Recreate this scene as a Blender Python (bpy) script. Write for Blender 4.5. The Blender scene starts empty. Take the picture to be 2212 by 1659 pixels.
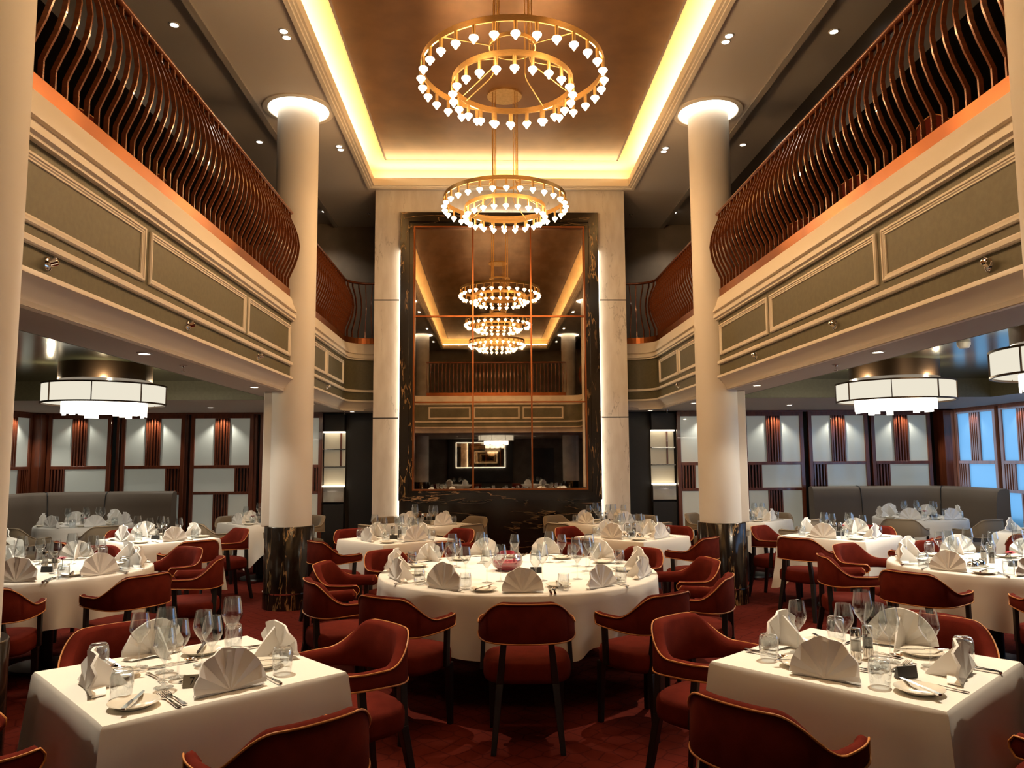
import bpy, math, random
from mathutils import Vector, Matrix
random.seed(11)
SC = bpy.context.scene
COL = SC.collection
PI = math.pi
def R(a): return math.radians(a)

# ------------------------------------------------------------------ camera
F, TILT, YAW, ROLL = 1645.0, .0981, .0293, -.0063
CAMZ = 1.6
fw = Vector((math.sin(YAW)*math.cos(TILT), math.cos(YAW)*math.cos(TILT), math.sin(TILT)))
r0 = Vector((math.cos(YAW), -math.sin(YAW), 0)); u0 = r0.cross(fw)
rt = math.cos(ROLL)*r0 + math.sin(ROLL)*u0
up = -math.sin(ROLL)*r0 + math.cos(ROLL)*u0
cd = bpy.data.cameras.new('camera'); cam = bpy.data.objects.new('camera', cd); COL.objects.link(cam)
cam.matrix_world = Matrix(((rt.x, up.x, -fw.x, 0), (rt.y, up.y, -fw.y, 0), (rt.z, up.z, -fw.z, CAMZ), (0, 0, 0, 1)))
cd.sensor_width = 36; cd.lens = F/2212*36; cd.clip_start = .05; cd.clip_end = 100
SC.camera = cam

# ------------------------------------------------------------------ render settings
vs = SC.view_settings
vs.view_transform = 'Standard'; vs.look = 'None'; vs.gamma = 1; vs.exposure = 0; vs.use_curve_mapping = False
cy = SC.cycles
cy.max_bounces = 9; cy.diffuse_bounces = 4; cy.glossy_bounces = 5; cy.transmission_bounces = 6
cy.transparent_max_bounces = 28; cy.caustics_reflective = False; cy.caustics_refractive = False
cy.sample_clamp_indirect = 3.0; cy.use_denoising = True; cy.use_light_tree = True
w = bpy.data.worlds.new('world'); SC.world = w; w.use_nodes = True
w.node_tree.nodes['Background'].inputs[0].default_value = (.5, .4, .3, 1)
w.node_tree.nodes['Background'].inputs[1].default_value = .02

# ------------------------------------------------------------------ mesh helper
class MB:
    def __init__(s): s.v = []; s.f = []
    def add(s, vs, fs):
        b = len(s.v); s.v += [tuple(v) for v in vs]; s.f += [tuple(b+i for i in f) for f in fs]; return s
    def box(s, x0, x1, y0, y1, z0, z1):
        return s.add([(x0,y0,z0),(x1,y0,z0),(x1,y1,z0),(x0,y1,z0),(x0,y0,z1),(x1,y0,z1),(x1,y1,z1),(x0,y1,z1)],
                     [(0,3,2,1),(4,5,6,7),(0,1,5,4),(1,2,6,5),(2,3,7,6),(3,0,4,7)])
    def bar(s, a, b, wa, wb=None, da=None, db=None):
        """tapered box from a to b; width along x, depth along y"""
        wb = wb or wa; da = da or wa; db = db or wb
        vs = []
        for p, w_, d_ in ((a, wa, da), (b, wb, db)):
            for sx, sy in ((-1,-1),(1,-1),(1,1),(-1,1)):
                vs.append((p[0]+sx*w_/2, p[1]+sy*d_/2, p[2]))
        return s.add(vs, [(0,3,2,1),(4,5,6,7),(0,1,5,4),(1,2,6,5),(2,3,7,6),(3,0,4,7)])
    def lathe(s, prof, n=24, c=(0,0,0), a0=0, closed=False):
        rings = []; vs = []; fs = []
        for r, z in prof:
            if r < 1e-6:
                rings.append([len(vs)]); vs.append((c[0], c[1], c[2]+z))
            else:
                rings.append(list(range(len(vs), len(vs)+n)))
                vs += [(c[0]+r*math.cos(a0+2*PI*i/n), c[1]+r*math.sin(a0+2*PI*i/n), c[2]+z) for i in range(n)]
        seq = list(zip(rings, rings[1:])) + ([(rings[-1], rings[0])] if closed else [])
        for A, B in seq:
            for i in range(n):
                j = (i+1) % n
                if len(A) == 1 and len(B) == 1: continue
                if len(A) == 1: fs.append((A[0], B[j], B[i]))
                elif len(B) == 1: fs.append((A[i], A[j], B[0]))
                else: fs.append((A[i], A[j], B[j], B[i]))
        return s.add(vs, fs)
    def loft(s, rings, closed=False, cap=True):
        n = len(rings[0]); vs = [p for r in rings for p in r]; fs = []
        m = len(rings)
        for k in range(m if closed else m-1):
            a = k*n; b = ((k+1) % m)*n
            for i in range(n):
                j = (i+1) % n
                fs.append((a+i, a+j, b+j, b+i))
        if cap and not closed:
            fs.append(tuple(reversed(range(n)))); fs.append(tuple((m-1)*n+i for i in range(n)))
        return s.add(vs, fs)
    def sheet(s, rows):
        """open grid of points"""
        n = len(rows[0]); vs = [p for r in rows for p in r]
        return s.add(vs, [(k*n+i, k*n+i+1, (k+1)*n+i+1, (k+1)*n+i) for k in range(len(rows)-1) for i in range(n-1)])
    def tube(s, pts, r, n=8, closed=False):
        pts = [Vector(p) for p in pts]; m = len(pts); rings = []; prev = None
        for k in range(m):
            if closed: t = pts[(k+1) % m]-pts[k-1]
            else: t = pts[min(k+1, m-1)]-pts[max(k-1, 0)]
            t.normalize()
            if prev is None:
                ref = Vector((0,0,1)) if abs(t.z) < .9 else Vector((1,0,0))
                a = t.cross(ref).normalized()
            else:
                a = (prev - t*prev.dot(t)).normalized()
            prev = a; b = t.cross(a)
            rings.append([tuple(pts[k]+r*(math.cos(2*PI*i/n)*a+math.sin(2*PI*i/n)*b)) for i in range(n)])
        return s.loft(rings, closed)
    def prism(s, out, z0, z1):
        n = len(out)
        return s.add([(x,y,z0) for x,y in out]+[(x,y,z1) for x,y in out],
                     [tuple(reversed(range(n))), tuple(range(n, 2*n))]+[(i,(i+1)%n,n+(i+1)%n,n+i) for i in range(n)])
    def mesh(s, name, smooth=None):
        me = bpy.data.meshes.new(name); me.from_pydata(s.v, [], s.f); me.validate()
        if smooth:
            me.shade_smooth(); me.set_sharp_from_angle(angle=R(smooth))
        return me
    def build(s, name, mat, parent=None, smooth=None, bev=0, loc=None, rot=None):
        o = bpy.data.objects.new(name, s.mesh(name, smooth)); COL.objects.link(o)
        o.data.materials.append(mat)
        if parent: o.parent = parent
        if loc: o.location = loc
        if rot: o.rotation_euler = rot
        if bev:
            m = o.modifiers.new('bevel', 'BEVEL'); m.width = bev; m.segments = 2; m.limit_method = 'ANGLE'
        return o

def tag(o, label=None, cat=None, group=None, kind=None):
    if label: o['label'] = label
    if cat: o['category'] = cat
    if group: o['group'] = group
    if kind: o['kind'] = kind
    return o
def thing(name, label=None, cat=None, loc=(0,0,0), rz=0, group=None):
    o = bpy.data.objects.new(name, None); COL.objects.link(o); o.empty_display_size = .1
    o.location = loc; o.rotation_euler = (0,0,rz)
    return tag(o, label, cat, group)
def kids(o): return [c for c in o.children]
def clone(o, parent=None):
    c = o.copy(); COL.objects.link(c)
    c.parent = parent
    for ch in kids(o): clone(ch, c)
    return c
def struct(o, label, cat='room'):
    return tag(o, label, cat, None, 'structure')
def light(name, kind, loc, energy, col, parent=None, size=.05, rot=None, angle=None, blend=.5, sx=None, sy=None):
    l = bpy.data.lights.new(name, kind); l.energy = energy; l.color = col
    if kind == 'AREA':
        l.shape = 'RECTANGLE' if sx else 'DISK'; l.size = sx or size
        if sx: l.size_y = sy
    else: l.shadow_soft_size = size
    if kind == 'SPOT': l.spot_size = R(angle or 80); l.spot_blend = blend
    o = bpy.data.objects.new(name, l); COL.objects.link(o); o.location = loc
    if rot: o.rotation_euler = rot
    if parent: o.parent = parent
    return o

# ------------------------------------------------------------------ materials
def mat(name, col, rough=.6, metal=0, spec=.5, coat=0, sheen=0, emit=None, es=0):
    m = bpy.data.materials.new(name); m.use_nodes = True
    b = m.node_tree.nodes['Principled BSDF']
    b.inputs['Base Color'].default_value = (*col, 1); b.inputs['Roughness'].default_value = rough
    b.inputs['Metallic'].default_value = metal; b.inputs['Specular IOR Level'].default_value = spec
    b.inputs['Coat Weight'].default_value = coat; b.inputs['Sheen Weight'].default_value = sheen
    if emit: b.inputs['Emission Color'].default_value = (*emit, 1); b.inputs['Emission Strength'].default_value = es
    return m
def emis(name, col, s, sample=True):
    m = bpy.data.materials.new(name); m.use_nodes = True; nt = m.node_tree
    nt.nodes.remove(nt.nodes['Principled BSDF'])
    e = nt.nodes.new('ShaderNodeEmission'); e.inputs[0].default_value = (*col, 1); e.inputs[1].default_value = s
    nt.links.new(e.outputs[0], nt.nodes['Material Output'].inputs[0])
    if not sample: m.cycles.emission_sampling = 'NONE'
    return m
def nd(m, t, **kw):
    n = m.node_tree.nodes.new(t)
    for k, v in kw.items():
        if k in n.inputs: n.inputs[k].default_value = v
        else: setattr(n, k, v)
    return n
def ln(m, a, b): m.node_tree.links.new(a, b)
def bsdf(m): return m.node_tree.nodes['Principled BSDF']
def coords(m, scale=(1,1,1), rot=(0,0,0), src='Object'):
    tc = nd(m, 'ShaderNodeTexCoord'); mp = nd(m, 'ShaderNodeMapping')
    mp.inputs['Scale'].default_value = scale; mp.inputs['Rotation'].default_value = rot
    ln(m, tc.outputs[src], mp.inputs['Vector']); return mp.outputs[0]
def ramp(m, fac, stops):
    r = nd(m, 'ShaderNodeValToRGB'); e = r.color_ramp.elements
    while len(e) > 1: e.remove(e[0])
    e[0].position = stops[0][0]; e[0].color = (*stops[0][1], 1)
    for p, c in stops[1:]:
        x = e.new(p); x.color = (*c, 1)
    ln(m, fac, r.inputs[0]); return r.outputs[0]
def mottle(m, c1, c2, scale=8, detail=4, lo=.35, hi=.65, stretch=(1,1,1)):
    n = nd(m, 'ShaderNodeTexNoise', Scale=scale, Detail=detail); ln(m, coords(m, stretch), n.inputs['Vector'])
    ln(m, ramp(m, n.outputs['Fac'], [(lo, c1), (hi, c2)]), bsdf(m).inputs['Base Color']); return m
def bumpy(m, scale, strength, dist=.002):
    n = nd(m, 'ShaderNodeTexNoise', Scale=scale, Detail=2.0); ln(m, coords(m), n.inputs['Vector'])
    b = nd(m, 'ShaderNodeBump', Strength=strength, Distance=dist); ln(m, n.outputs['Fac'], b.inputs['Height'])
    ln(m, b.outputs[0], bsdf(m).inputs['Normal']); return m
def veins(m, base, base2, vein, scale, rot, stretch, width=.03, amount=1.0, warp=1.2, thr=.5):
    """thin wandering veins: the zero crossings of stretched noise, broken up by a second noise"""
    co = coords(m, stretch, rot)
    w_ = nd(m, 'ShaderNodeTexNoise', Scale=scale*.8, Detail=3.0); ln(m, co, w_.inputs['Vector'])
    ad = nd(m, 'ShaderNodeVectorMath', operation='MULTIPLY_ADD'); ln(m, w_.outputs['Color'], ad.inputs[0])
    ad.inputs[1].default_value = (warp/scale,)*3; ln(m, co, ad.inputs[2])
    n = nd(m, 'ShaderNodeTexNoise', Scale=scale, Detail=5.0, Roughness=.55); ln(m, ad.outputs[0], n.inputs['Vector'])
    s = nd(m, 'ShaderNodeMath', operation='SUBTRACT'); ln(m, n.outputs['Fac'], s.inputs[0]); s.inputs[1].default_value = .5
    a = nd(m, 'ShaderNodeMath', operation='ABSOLUTE'); ln(m, s.outputs[0], a.inputs[0])
    v = ramp(m, a.outputs[0], [(0, (1,1,1)), (width, (0,0,0))])
    k = nd(m, 'ShaderNodeTexNoise', Scale=scale*.7, Detail=2.0); ln(m, ad.outputs[0], k.inputs['Vector'])
    kk = ramp(m, k.outputs['Fac'], [(thr, (0,0,0)), (thr+.17, (amount,)*3)])
    mu = nd(m, 'ShaderNodeMath', operation='MULTIPLY'); ln(m, v, mu.inputs[0]); ln(m, kk, mu.inputs[1])
    b2 = nd(m, 'ShaderNodeTexNoise', Scale=scale*1.5, Detail=4.0); ln(m, co, b2.inputs['Vector'])
    bc = ramp(m, b2.outputs['Fac'], [(.35, base), (.7, base2)])
    mx = nd(m, 'ShaderNodeMix', data_type='RGBA'); ln(m, mu.outputs[0], mx.inputs[0]); ln(m, bc, mx.inputs[6]); mx.inputs[7].default_value = (*vein, 1)
    ln(m, mx.outputs[2], bsdf(m).inputs['Base Color']); return m
def glass(name, tint=(.93,.945,.95), edge=.72, f0=.045, rough=.015):
    """thin clear glass: transparent, with reflection growing towards grazing angles"""
    m = bpy.data.materials.new(name); m.use_nodes = True; nt = m.node_tree; nt.nodes.remove(nt.nodes['Principled BSDF'])
    t = nd(m, 'ShaderNodeBsdfTransparent'); t.inputs[0].default_value = (*tint, 1)
    g = nd(m, 'ShaderNodeBsdfGlossy'); g.inputs['Roughness'].default_value = rough; g.inputs[0].default_value = (1,1,1,1)
    lw = nd(m, 'ShaderNodeLayerWeight'); lw.inputs[0].default_value = .5
    p = nd(m, 'ShaderNodeMath', operation='POWER'); ln(m, lw.outputs['Facing'], p.inputs[0]); p.inputs[1].default_value = 2.2
    q = nd(m, 'ShaderNodeMath', operation='MULTIPLY_ADD'); ln(m, p.outputs[0], q.inputs[0]); q.inputs[1].default_value = edge; q.inputs[2].default_value = f0
    mx = nd(m, 'ShaderNodeMixShader'); ln(m, q.outputs[0], mx.inputs[0]); ln(m, t.outputs[0], mx.inputs[1]); ln(m, g.outputs[0], mx.inputs[2])
    ln(m, mx.outputs[0], nt.nodes['Material Output'].inputs[0]); return m

M = {}
M['paint'] = bumpy(mat('ceiling_paint', (.62,.56,.50), .75), 60, .05)
M['soffit'] = mat('soffit_paint_shaded', (.45,.405,.36), .7)  # ceiling paint darkened: shade under the balconies is put into the colour
M['paintdim'] = mat('gallery_paint_dimmed', (.34,.31,.28), .75)  # darker copy of the ceiling paint; gallery dimness put into the colour
M['cream'] = mat('cream_trim', (.80,.72,.60), .5)
M['column'] = bumpy(mat('column_plaster', (.72,.67,.60), .7), 80, .04)
M['green'] = bumpy(mottle(mat('olive_wall', (.2,.18,.1), .55), (.096,.087,.048), (.114,.103,.058), 30), 220, .15)
M['greenceil'] = mottle(mat('glossy_olive_panel', (.1,.1,.06), .16, 0.55, .6), (.085,.085,.05), (.12,.118,.072), 1.2, 3, stretch=(1,6,1))
M['gold'] = mottle(mat('gold_leaf', (.2,.09,.03), .34, .45), (.115,.050,.015), (.155,.070,.022), 3, 5)
M['goldcove'] = mat('gold_cove', (.66,.47,.24), .55)
M['reveal'] = mat('dark_reveal', (.05,.02,.01), .6)
M['copper'] = mottle(mat('copper_wood', (.28,.075,.022), .26, .25, .6, coat=.4), (.135,.033,.010), (.21,.056,.017), 6, 4, stretch=(1,1,8))
M['copperbase'] = mottle(mat('copper_sheet', (.2,.06,.02), .34, .75), (.20,.055,.014), (.34,.11,.028), 1.6, 2)
M['brass'] = mottle(mat('brushed_brass', (.75,.5,.2), .3, .95), (.68,.44,.17), (.82,.56,.24), 30, 2, stretch=(1,1,20))
M['bulb'] = emis('bulb_glow', (1,.76,.44), 20, False)
M['whitemarble'] = veins(mat('white_marble', (.7,.65,.6), .28, 0, .5), (.60,.54,.48), (.70,.65,.59), (.24,.21,.18), 2.4, (0,R(28),0), (2.6,1,.7), .012, .75)
M['darkmarble'] = veins(mat('dark_marble', (.02,.01,.01), .16, 0, .5), (.007,.0045,.0032), (.016,.0105,.007), (.42,.25,.12), 2.3, (0,R(-16),0), (.42,1,2.6), .013, 1.0, 1.5, .44)
M['darkmarbleV'] = veins(mat('dark_marble_upright', (.02,.01,.01), .16, 0, .5), (.007,.0045,.0032), (.018,.012,.008), (.46,.27,.11), 2.6, (0,R(-14),0), (2.6,1.6,.5), .017, 1.0, 1.4, .42)
M['joint'] = mat('dark_joint', (.02,.018,.016), .5)
M['mirror'] = mottle(mat('antique_mirror', (.7,.6,.5), .015, 1), (.62,.53,.43), (.76,.66,.54), 7, 5, .4, .6)
M['wood'] = mottle(mat('mahogany', (.14,.03,.012), .28, 0, .5, coat=.35), (.115,.026,.010), (.19,.046,.017), 5, 4, stretch=(6,6,.5))
M['wooddark'] = mat('dark_wood', (.007,.005,.0045), .4)
M['frost'] = bumpy(mat('frosted_glass', (.70,.73,.66), .22, 0, .5, coat=.3, emit=(.80,.88,.76), es=.085), 300, .03)  # faint glow put into the glass, standing in for lit rooms behind
M['frostblue'] = mat('frosted_window_glass', (.12,.2,.27), .3, 0, .4, emit=(.13,.37,.64), es=.42)
M['red'] = bumpy(mottle(mat('red_velvet', (.16,.02,.01), .9, 0, .05), (.088,.0105,.0058), (.108,.0135,.0074), 14), 260, .25)
M['pipe'] = mat('amber_piping', (.50,.19,.045), .5)
M['taupe'] = bumpy(mat('taupe_cloth', (.19,.14,.088), .85, 0, .3, sheen=.2), 260, .25)
M['taupepipe'] = mat('taupe_piping', (.33,.24,.14), .6)
M['sofa'] = bumpy(mat('grey_brown_leather', (.155,.118,.085), .6, 0, .4), 180, .12)
M['linen'] = bumpy(mat('white_linen', (.80,.76,.69), .85, 0, .2), 420, .12, .001)
M['napkin'] = bumpy(mat('napkin_linen', (.86,.84,.80), .8, 0, .2), 420, .1, .001)
M['plate'] = mat('cream_china', (.80,.74,.62), .18, 0, .5, coat=.4)
M['steel'] = mat('polished_steel', (.68,.64,.58), .13, 1)
M['chrome'] = mat('chrome', (.8,.78,.75), .07, 1)
M['black'] = mat('black_plastic', (.018,.018,.018), .3)
M['card'] = mat('smoked_plaque', (.24,.21,.16), .3, .3)
M['ink'] = mat('black_ink', (.006,.005,.005), .4)
M['glass'] = glass('clear_glass')
M['tumbler'] = glass('tumbler_glass', (.95,.97,.98), .85, .09)
M['redglass'] = glass('red_glass', (.75,.10,.13), .4, .05, .05)
M['salt'] = mat('salt_grains', (.75,.7,.62), .9)
M['pepper'] = mottle(mat('pepper_grains', (.06,.04,.02), .8), (.02,.014,.01), (.12,.09,.05), 260, 2)
M['petal'] = mat('red_petals', (.36,.012,.035), .6)
M['stem'] = mat('green_stem', (.06,.14,.03), .6)
M['led'] = emis('warm_led', (1,.71,.35), 68)
M['ledwhite'] = emis('white_led', (1,.86,.64), 8)
M['ledshelf'] = emis('shelf_led', (1,.86,.64), 3.5)
M['ring'] = emis('ring_light', (1,.88,.70), 9)
M['lamp'] = emis('downlight_lamp', (1,.90,.74), 24, False)
M['shade'] = emis('lamp_shade_glow', (1,.92,.74), .85)
M['tier'] = emis('lamp_glass_glow', (1,.93,.78), 4.5)
M['bronze'] = mat('bronze', (.10,.06,.035), .35, .8)
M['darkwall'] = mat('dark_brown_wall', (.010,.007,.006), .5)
M['brownwall'] = mottle(mat('brown_wallcovering', (.10,.075,.055), .8), (.20,.16,.125), (.25,.20,.155), 3)
M['shelfback'] = mat('lit_cabinet_back', (.6,.55,.42), .5, emit=(1,.85,.58), es=.12)
M['whitepl'] = mat('white_plastic', (.6,.58,.54), .4)

# carpet: octagon-and-bar pattern woven in two reds
m = mat('red_carpet', (.15,.02,.012), .95, 0, .05); M['carpet'] = m
co = coords(m, (1,1,1), (0,0,R(45)))
v1 = nd(m, 'ShaderNodeTexVoronoi', feature='DISTANCE_TO_EDGE', Scale=8.2, Randomness=.42); ln(m, co, v1.inputs['Vector'])
bk = nd(m, 'ShaderNodeTexBrick', Scale=7.0); bk.inputs['Mortar Size'].default_value = .012
bk.inputs['Color1'].default_value = (1,1,1,1); bk.inputs['Color2'].default_value = (.8,.8,.8,1); bk.inputs['Mortar'].default_value = (0,0,0,1)
ln(m, co, bk.inputs['Vector'])
l1 = ramp(m, v1.outputs['Distance'], [(.03, (0,0,0)), (.055, (1,1,1))])
mn = nd(m, 'ShaderNodeMath', operation='MULTIPLY'); ln(m, l1, mn.inputs[0]); ln(m, ramp(m, bk.outputs['Fac'], [(0,(1,1,1)),(1,(.55,.55,.55))]), mn.inputs[1])
nz = nd(m, 'ShaderNodeTexNoise', Scale=160.0); ln(m, co, nz.inputs['Vector'])
ad = nd(m, 'ShaderNodeMath', operation='MULTIPLY_ADD'); ln(m, nz.outputs['Fac'], ad.inputs[0]); ad.inputs[1].default_value = .8; ln(m, mn.outputs[0], ad.inputs[2])
ln(m, ramp(m, ad.outputs[0], [(.15, (.042,.0058,.0045)), (1.2, (.092,.0125,.0075))]), bsdf(m).inputs['Base Color'])

# ------------------------------------------------------------------ room constants
CX = .19                      # the room's axis of symmetry
FX = 2.395                    # balcony face, off the axis
MY = 11.35                    # face of the mirror wall
ZC = 5.70                     # main ceiling
ZS = 2.36                     # soffit under the balconies
def X(off): return CX+off

# ------------------------------------------------------------------ shell
def slab(name, mt, lab, cat, *boxes, bev=0):
    b = MB()
    for q in boxes: b.box(*q)
    return struct(b.build(name, mt, bev=bev), lab, cat)
slab('floor', M['carpet'], 'dark red carpet with woven octagon and bar pattern', 'floor', (-7.4,7.8,-6.2,13.4,-.1,0))
OP = (X(-1.915), X(1.915), -5.2, 11.10)      # coffer opening
ox0, ox1, oy0, oy1 = OP
T = .10
slab('ceiling', M['paint'], 'pale painted ceiling around the glowing golden coffer', 'ceiling',
     (X(-2.86),ox0,-6.2,13.4,ZC,ZC+T), (ox1,X(2.86),-6.2,13.4,ZC,ZC+T), (ox0,ox1,oy1,13.4,ZC,ZC+T), (ox0,ox1,-6.2,oy0,ZC,ZC+T))
for s in (-1, 1):
    a, b_ = sorted((X(s*2.86), X(s*2.93)))
    a2, b2 = sorted((X(s*2.86), X(s*7.6)))
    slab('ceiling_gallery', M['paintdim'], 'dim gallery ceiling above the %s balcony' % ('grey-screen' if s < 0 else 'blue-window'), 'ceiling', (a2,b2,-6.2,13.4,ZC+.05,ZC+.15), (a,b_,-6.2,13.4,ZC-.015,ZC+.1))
    a3, b3 = sorted((X(s*3.50), X(s*7.6)))
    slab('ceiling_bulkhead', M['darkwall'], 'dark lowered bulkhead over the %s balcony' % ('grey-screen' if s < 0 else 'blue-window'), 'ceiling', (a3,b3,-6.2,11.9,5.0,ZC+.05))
g = .26
slab('ceiling_coffer', M['goldcove'], 'golden cove pocket that hides the light strips', 'ceiling',
     (ox0-g,ox1+g,oy0-g,oy1+g,ZC+.33,ZC+.40), (ox0-g-.04,ox0-g,oy0-g,oy1+g,ZC+T,ZC+.33), (ox1+g,ox1+g+.04,oy0-g,oy1+g,ZC+T,ZC+.33),
     (ox0-g,ox1+g,oy1+g,oy1+g+.04,ZC+T,ZC+.33), (ox0-g,ox1+g,oy0-g-.04,oy0-g,ZC+T,ZC+.33))
i_ = .185
slab('ceiling_gold_panel', M['gold'], 'brown gold leaf panel in the middle of the coffer', 'ceiling', (ox0+i_+.03,ox1-i_-.03,oy0+i_+.03,oy1-i_-.03,ZC+.30,ZC+.33))
slab('trim_1', M['reveal'], 'thin dark line framing the gold leaf panel', 'trim',
     (ox0+i_,ox0+i_+.03,oy0+i_,oy1-i_,ZC+.305,ZC+.33), (ox1-i_-.03,ox1-i_,oy0+i_,oy1-i_,ZC+.305,ZC+.33),
     (ox0+i_,ox1-i_,oy1-i_-.03,oy1-i_,ZC+.305,ZC+.33), (ox0+i_,ox1-i_,oy0+i_,oy0+i_+.03,ZC+.305,ZC+.33))
def frame_loft(x0,x1,y0,y1,prof,z):
    """mitred moulding round a rectangle in plan; prof: (outward offset, height)"""
    rings = []
    for sx, sy in ((0,0),(1,0),(1,1),(0,1)):
        rings.append([((x1+o) if sx else (x0-o), (y1+o) if sy else (y0-o), z+h) for o, h in prof])
    return MB().loft(rings, closed=True)
struct(frame_loft(ox0,ox1,oy0,oy1,[(-.005,.104),(-.005,-.012),(.02,-.012),(.024,-.026),(.052,-.026),(.056,-.04),(.10,-.04),(.104,0)],ZC).build('trim_2', M['cream'], smooth=20), 'stepped cream moulding round the coffer opening', 'trim')
led = MB()
led.box(ox0-.17,ox0-.12,oy0,oy1,ZC+T+.02,ZC+T+.03); led.box(ox1+.12,ox1+.17,oy0,oy1,ZC+T+.02,ZC+T+.03)
led.box(ox0,ox1,oy1+.10,oy1+.15,ZC+T+.02,ZC+T+.03); led.box(ox0,ox1,oy0-.15,oy0-.10,ZC+T+.02,ZC+T+.03)
struct(led.build('trim_3', M['led']), 'warm light strip hidden in the ceiling cove', 'light strip')

# upper walls and galleries
slab('wall_gallery_end', M['brownwall'], 'grey brown wall at the far end of the gallery', 'wall', (-7.4,7.8,13.2,13.4,3.4,ZC+.1))
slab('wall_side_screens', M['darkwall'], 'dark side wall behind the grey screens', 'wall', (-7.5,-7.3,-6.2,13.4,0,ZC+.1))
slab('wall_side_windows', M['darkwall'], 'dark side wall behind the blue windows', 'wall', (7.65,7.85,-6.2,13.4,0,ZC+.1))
slab('wall_entrance', M['brownwall'], 'brown wall at the entrance end seen in the mirror', 'wall', (-7.4,7.8,-6.3,-6.1,0,ZC+.1))
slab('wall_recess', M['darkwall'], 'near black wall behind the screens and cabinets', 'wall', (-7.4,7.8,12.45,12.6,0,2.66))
for s in (-1, 1):
    side = 'grey-screen' if s < 0 else 'blue-window'
    def bx(a, b, *r):
        a, b = sorted((X(s*a), X(s*b))); return (a, b, *r)
    slab('floor_gallery', M['darkwall'], 'dark gallery floor slab on the %s side' % side, 'floor', bx(FX+.02,7.6,-6.2,11.9,2.70,3.40), bx(1.6,7.6,11.9,13.3,2.70,3.40))
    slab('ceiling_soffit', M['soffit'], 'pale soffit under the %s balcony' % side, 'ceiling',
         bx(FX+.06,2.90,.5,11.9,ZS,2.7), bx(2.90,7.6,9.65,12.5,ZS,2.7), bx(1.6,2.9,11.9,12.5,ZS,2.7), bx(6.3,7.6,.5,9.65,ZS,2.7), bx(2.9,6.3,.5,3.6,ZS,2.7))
    slab('ceiling_olive', M['greenceil'], 'glossy olive panel ceiling with drum lamp, %s side' % side, 'ceiling', bx(2.90,6.3,3.6,9.65,2.60,2.70))
    slab('trim_4', M['green'], 'olive rim round the glossy panel ceiling, %s side' % side, 'trim',
         bx(2.90,2.92,3.6,9.65,ZS,2.6), bx(6.28,6.3,3.6,9.65,ZS,2.6), bx(2.92,6.28,9.63,9.65,ZS,2.6), bx(2.92,6.28,3.6,3.62,ZS,2.6))
slab('ceiling_entrance', M['paint'], 'pale soffit over the entrance end seen in the mirror', 'ceiling', (-7.4,7.8,-6.2,.5,ZS,2.7))
slab('floor_entrance_gallery', M['darkwall'], 'gallery floor slab over the entrance end', 'floor', (-7.4,7.8,-6.2,.955,2.70,3.40))

# balcony faces: one profile swept round each side
def arc(cx, cy_, r, a0, a1, n=9):
    return [(cx+r*math.cos(R(a0+(a1-a0)*k/n)), cy_+r*math.sin(R(a0+(a1-a0)*k/n))) for k in range(n+1)]
def path_side(s):
    p = [(0,.98)] + arc(-FX+.4, .98+.4, .4, 270, 180) + [(-FX, 3.0),(-FX,6.0),(-FX,9.0)] + arc(-FX+.35, 11.5, .35, 180, 90) + [(-1.55,11.85)]
    # normals towards the middle of the room
    return [(X(-s*x if s > 0 else x), y) for x, y in p]
def sweep(path, prof, s, name, mt, lab, smooth=30):
    """prof: (offset towards the room, z) closed polygon"""
    rings = []
    m_ = len(path)
    for k in range(m_):
        a = Vector(path[max(k-1,0)]); b = Vector(path[min(k+1,m_-1)]); t = (b-a).normalized()
        n = Vector((t.y,-t.x))*(1 if s < 0 else -1)
        rings.append([(path[k][0]+n.x*o, path[k][1]+n.y*o, z) for o, z in prof])
    return MB().loft(rings).build(name, mt, smooth=smooth)
for s in (-1, 1):
    side = 'grey-screen' if s < 0 else 'blue-window'
    P_ = path_side(s)
    struct(sweep(P_, [(-.05,3.16),(0,3.16),(0,2.50),(-.05,2.50)], s, 'wall_balcony', M['green'], ''), 'olive balcony face on the %s side' % side, 'wall')
    struct(sweep(P_, [(-.05,3.40),(.0,3.40),(.005,3.385),(.02,3.33),(.06,3.245),(.06,3.235),(.035,3.23),(.032,3.208),(.055,3.203),(.055,3.165),(.035,3.155),(.035,3.14),(-.05,3.14)], s, 'trim_5', M['cream'], ''), 'cream cove capping the %s balcony face' % side, 'trim')
    struct(sweep(P_, [(-.02,2.678),(.022,2.678),(.028,2.67),(.028,2.645),(.02,2.637),(-.02,2.637)], s, 'trim_6', M['cream'], ''), 'slim cream band along the %s balcony face' % side, 'trim')
    struct(sweep(P_, [(-.06,2.515),(.03,2.515),(.034,2.508),(.034,2.488),(.012,2.478),(-.015,2.45),(-.045,2.41),(-.062,2.385),(-.066,2.37),(-.066,ZS-.004),(-.10,ZS-.004),(-.10,2.515)], s, 'trim_7', M['cream'], ''), 'cream cornice under the %s balcony face' % side, 'trim')
    # applied panel mouldings
    def wall_panel(y0, y1, z0=2.735, z1=3.085):
        prof = [(0,0),(0,.012),(.008,.020),(.018,.020),(.022,.012),(.030,.014),(.036,.008),(.044,.008),(.046,0)]
        rings = []
        for a, b in ((0,0),(1,0),(1,1),(0,1)):
            rings.append([(X(s*FX)-s*h, (y1-o) if a else (y0+o), (z1-o) if b else (z0+o)) for o, h in prof])
        struct(MB().loft(rings, closed=True).build('trim_8', M['cream'], smooth=25), 'cream panel moulding on the %s balcony face' % side, 'trim')
    for y0, y1 in ((2.95,4.82),(4.89,6.83),(6.90,8.36),(8.92,10.22),(10.30,11.42)): wall_panel(y0, y1)
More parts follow.
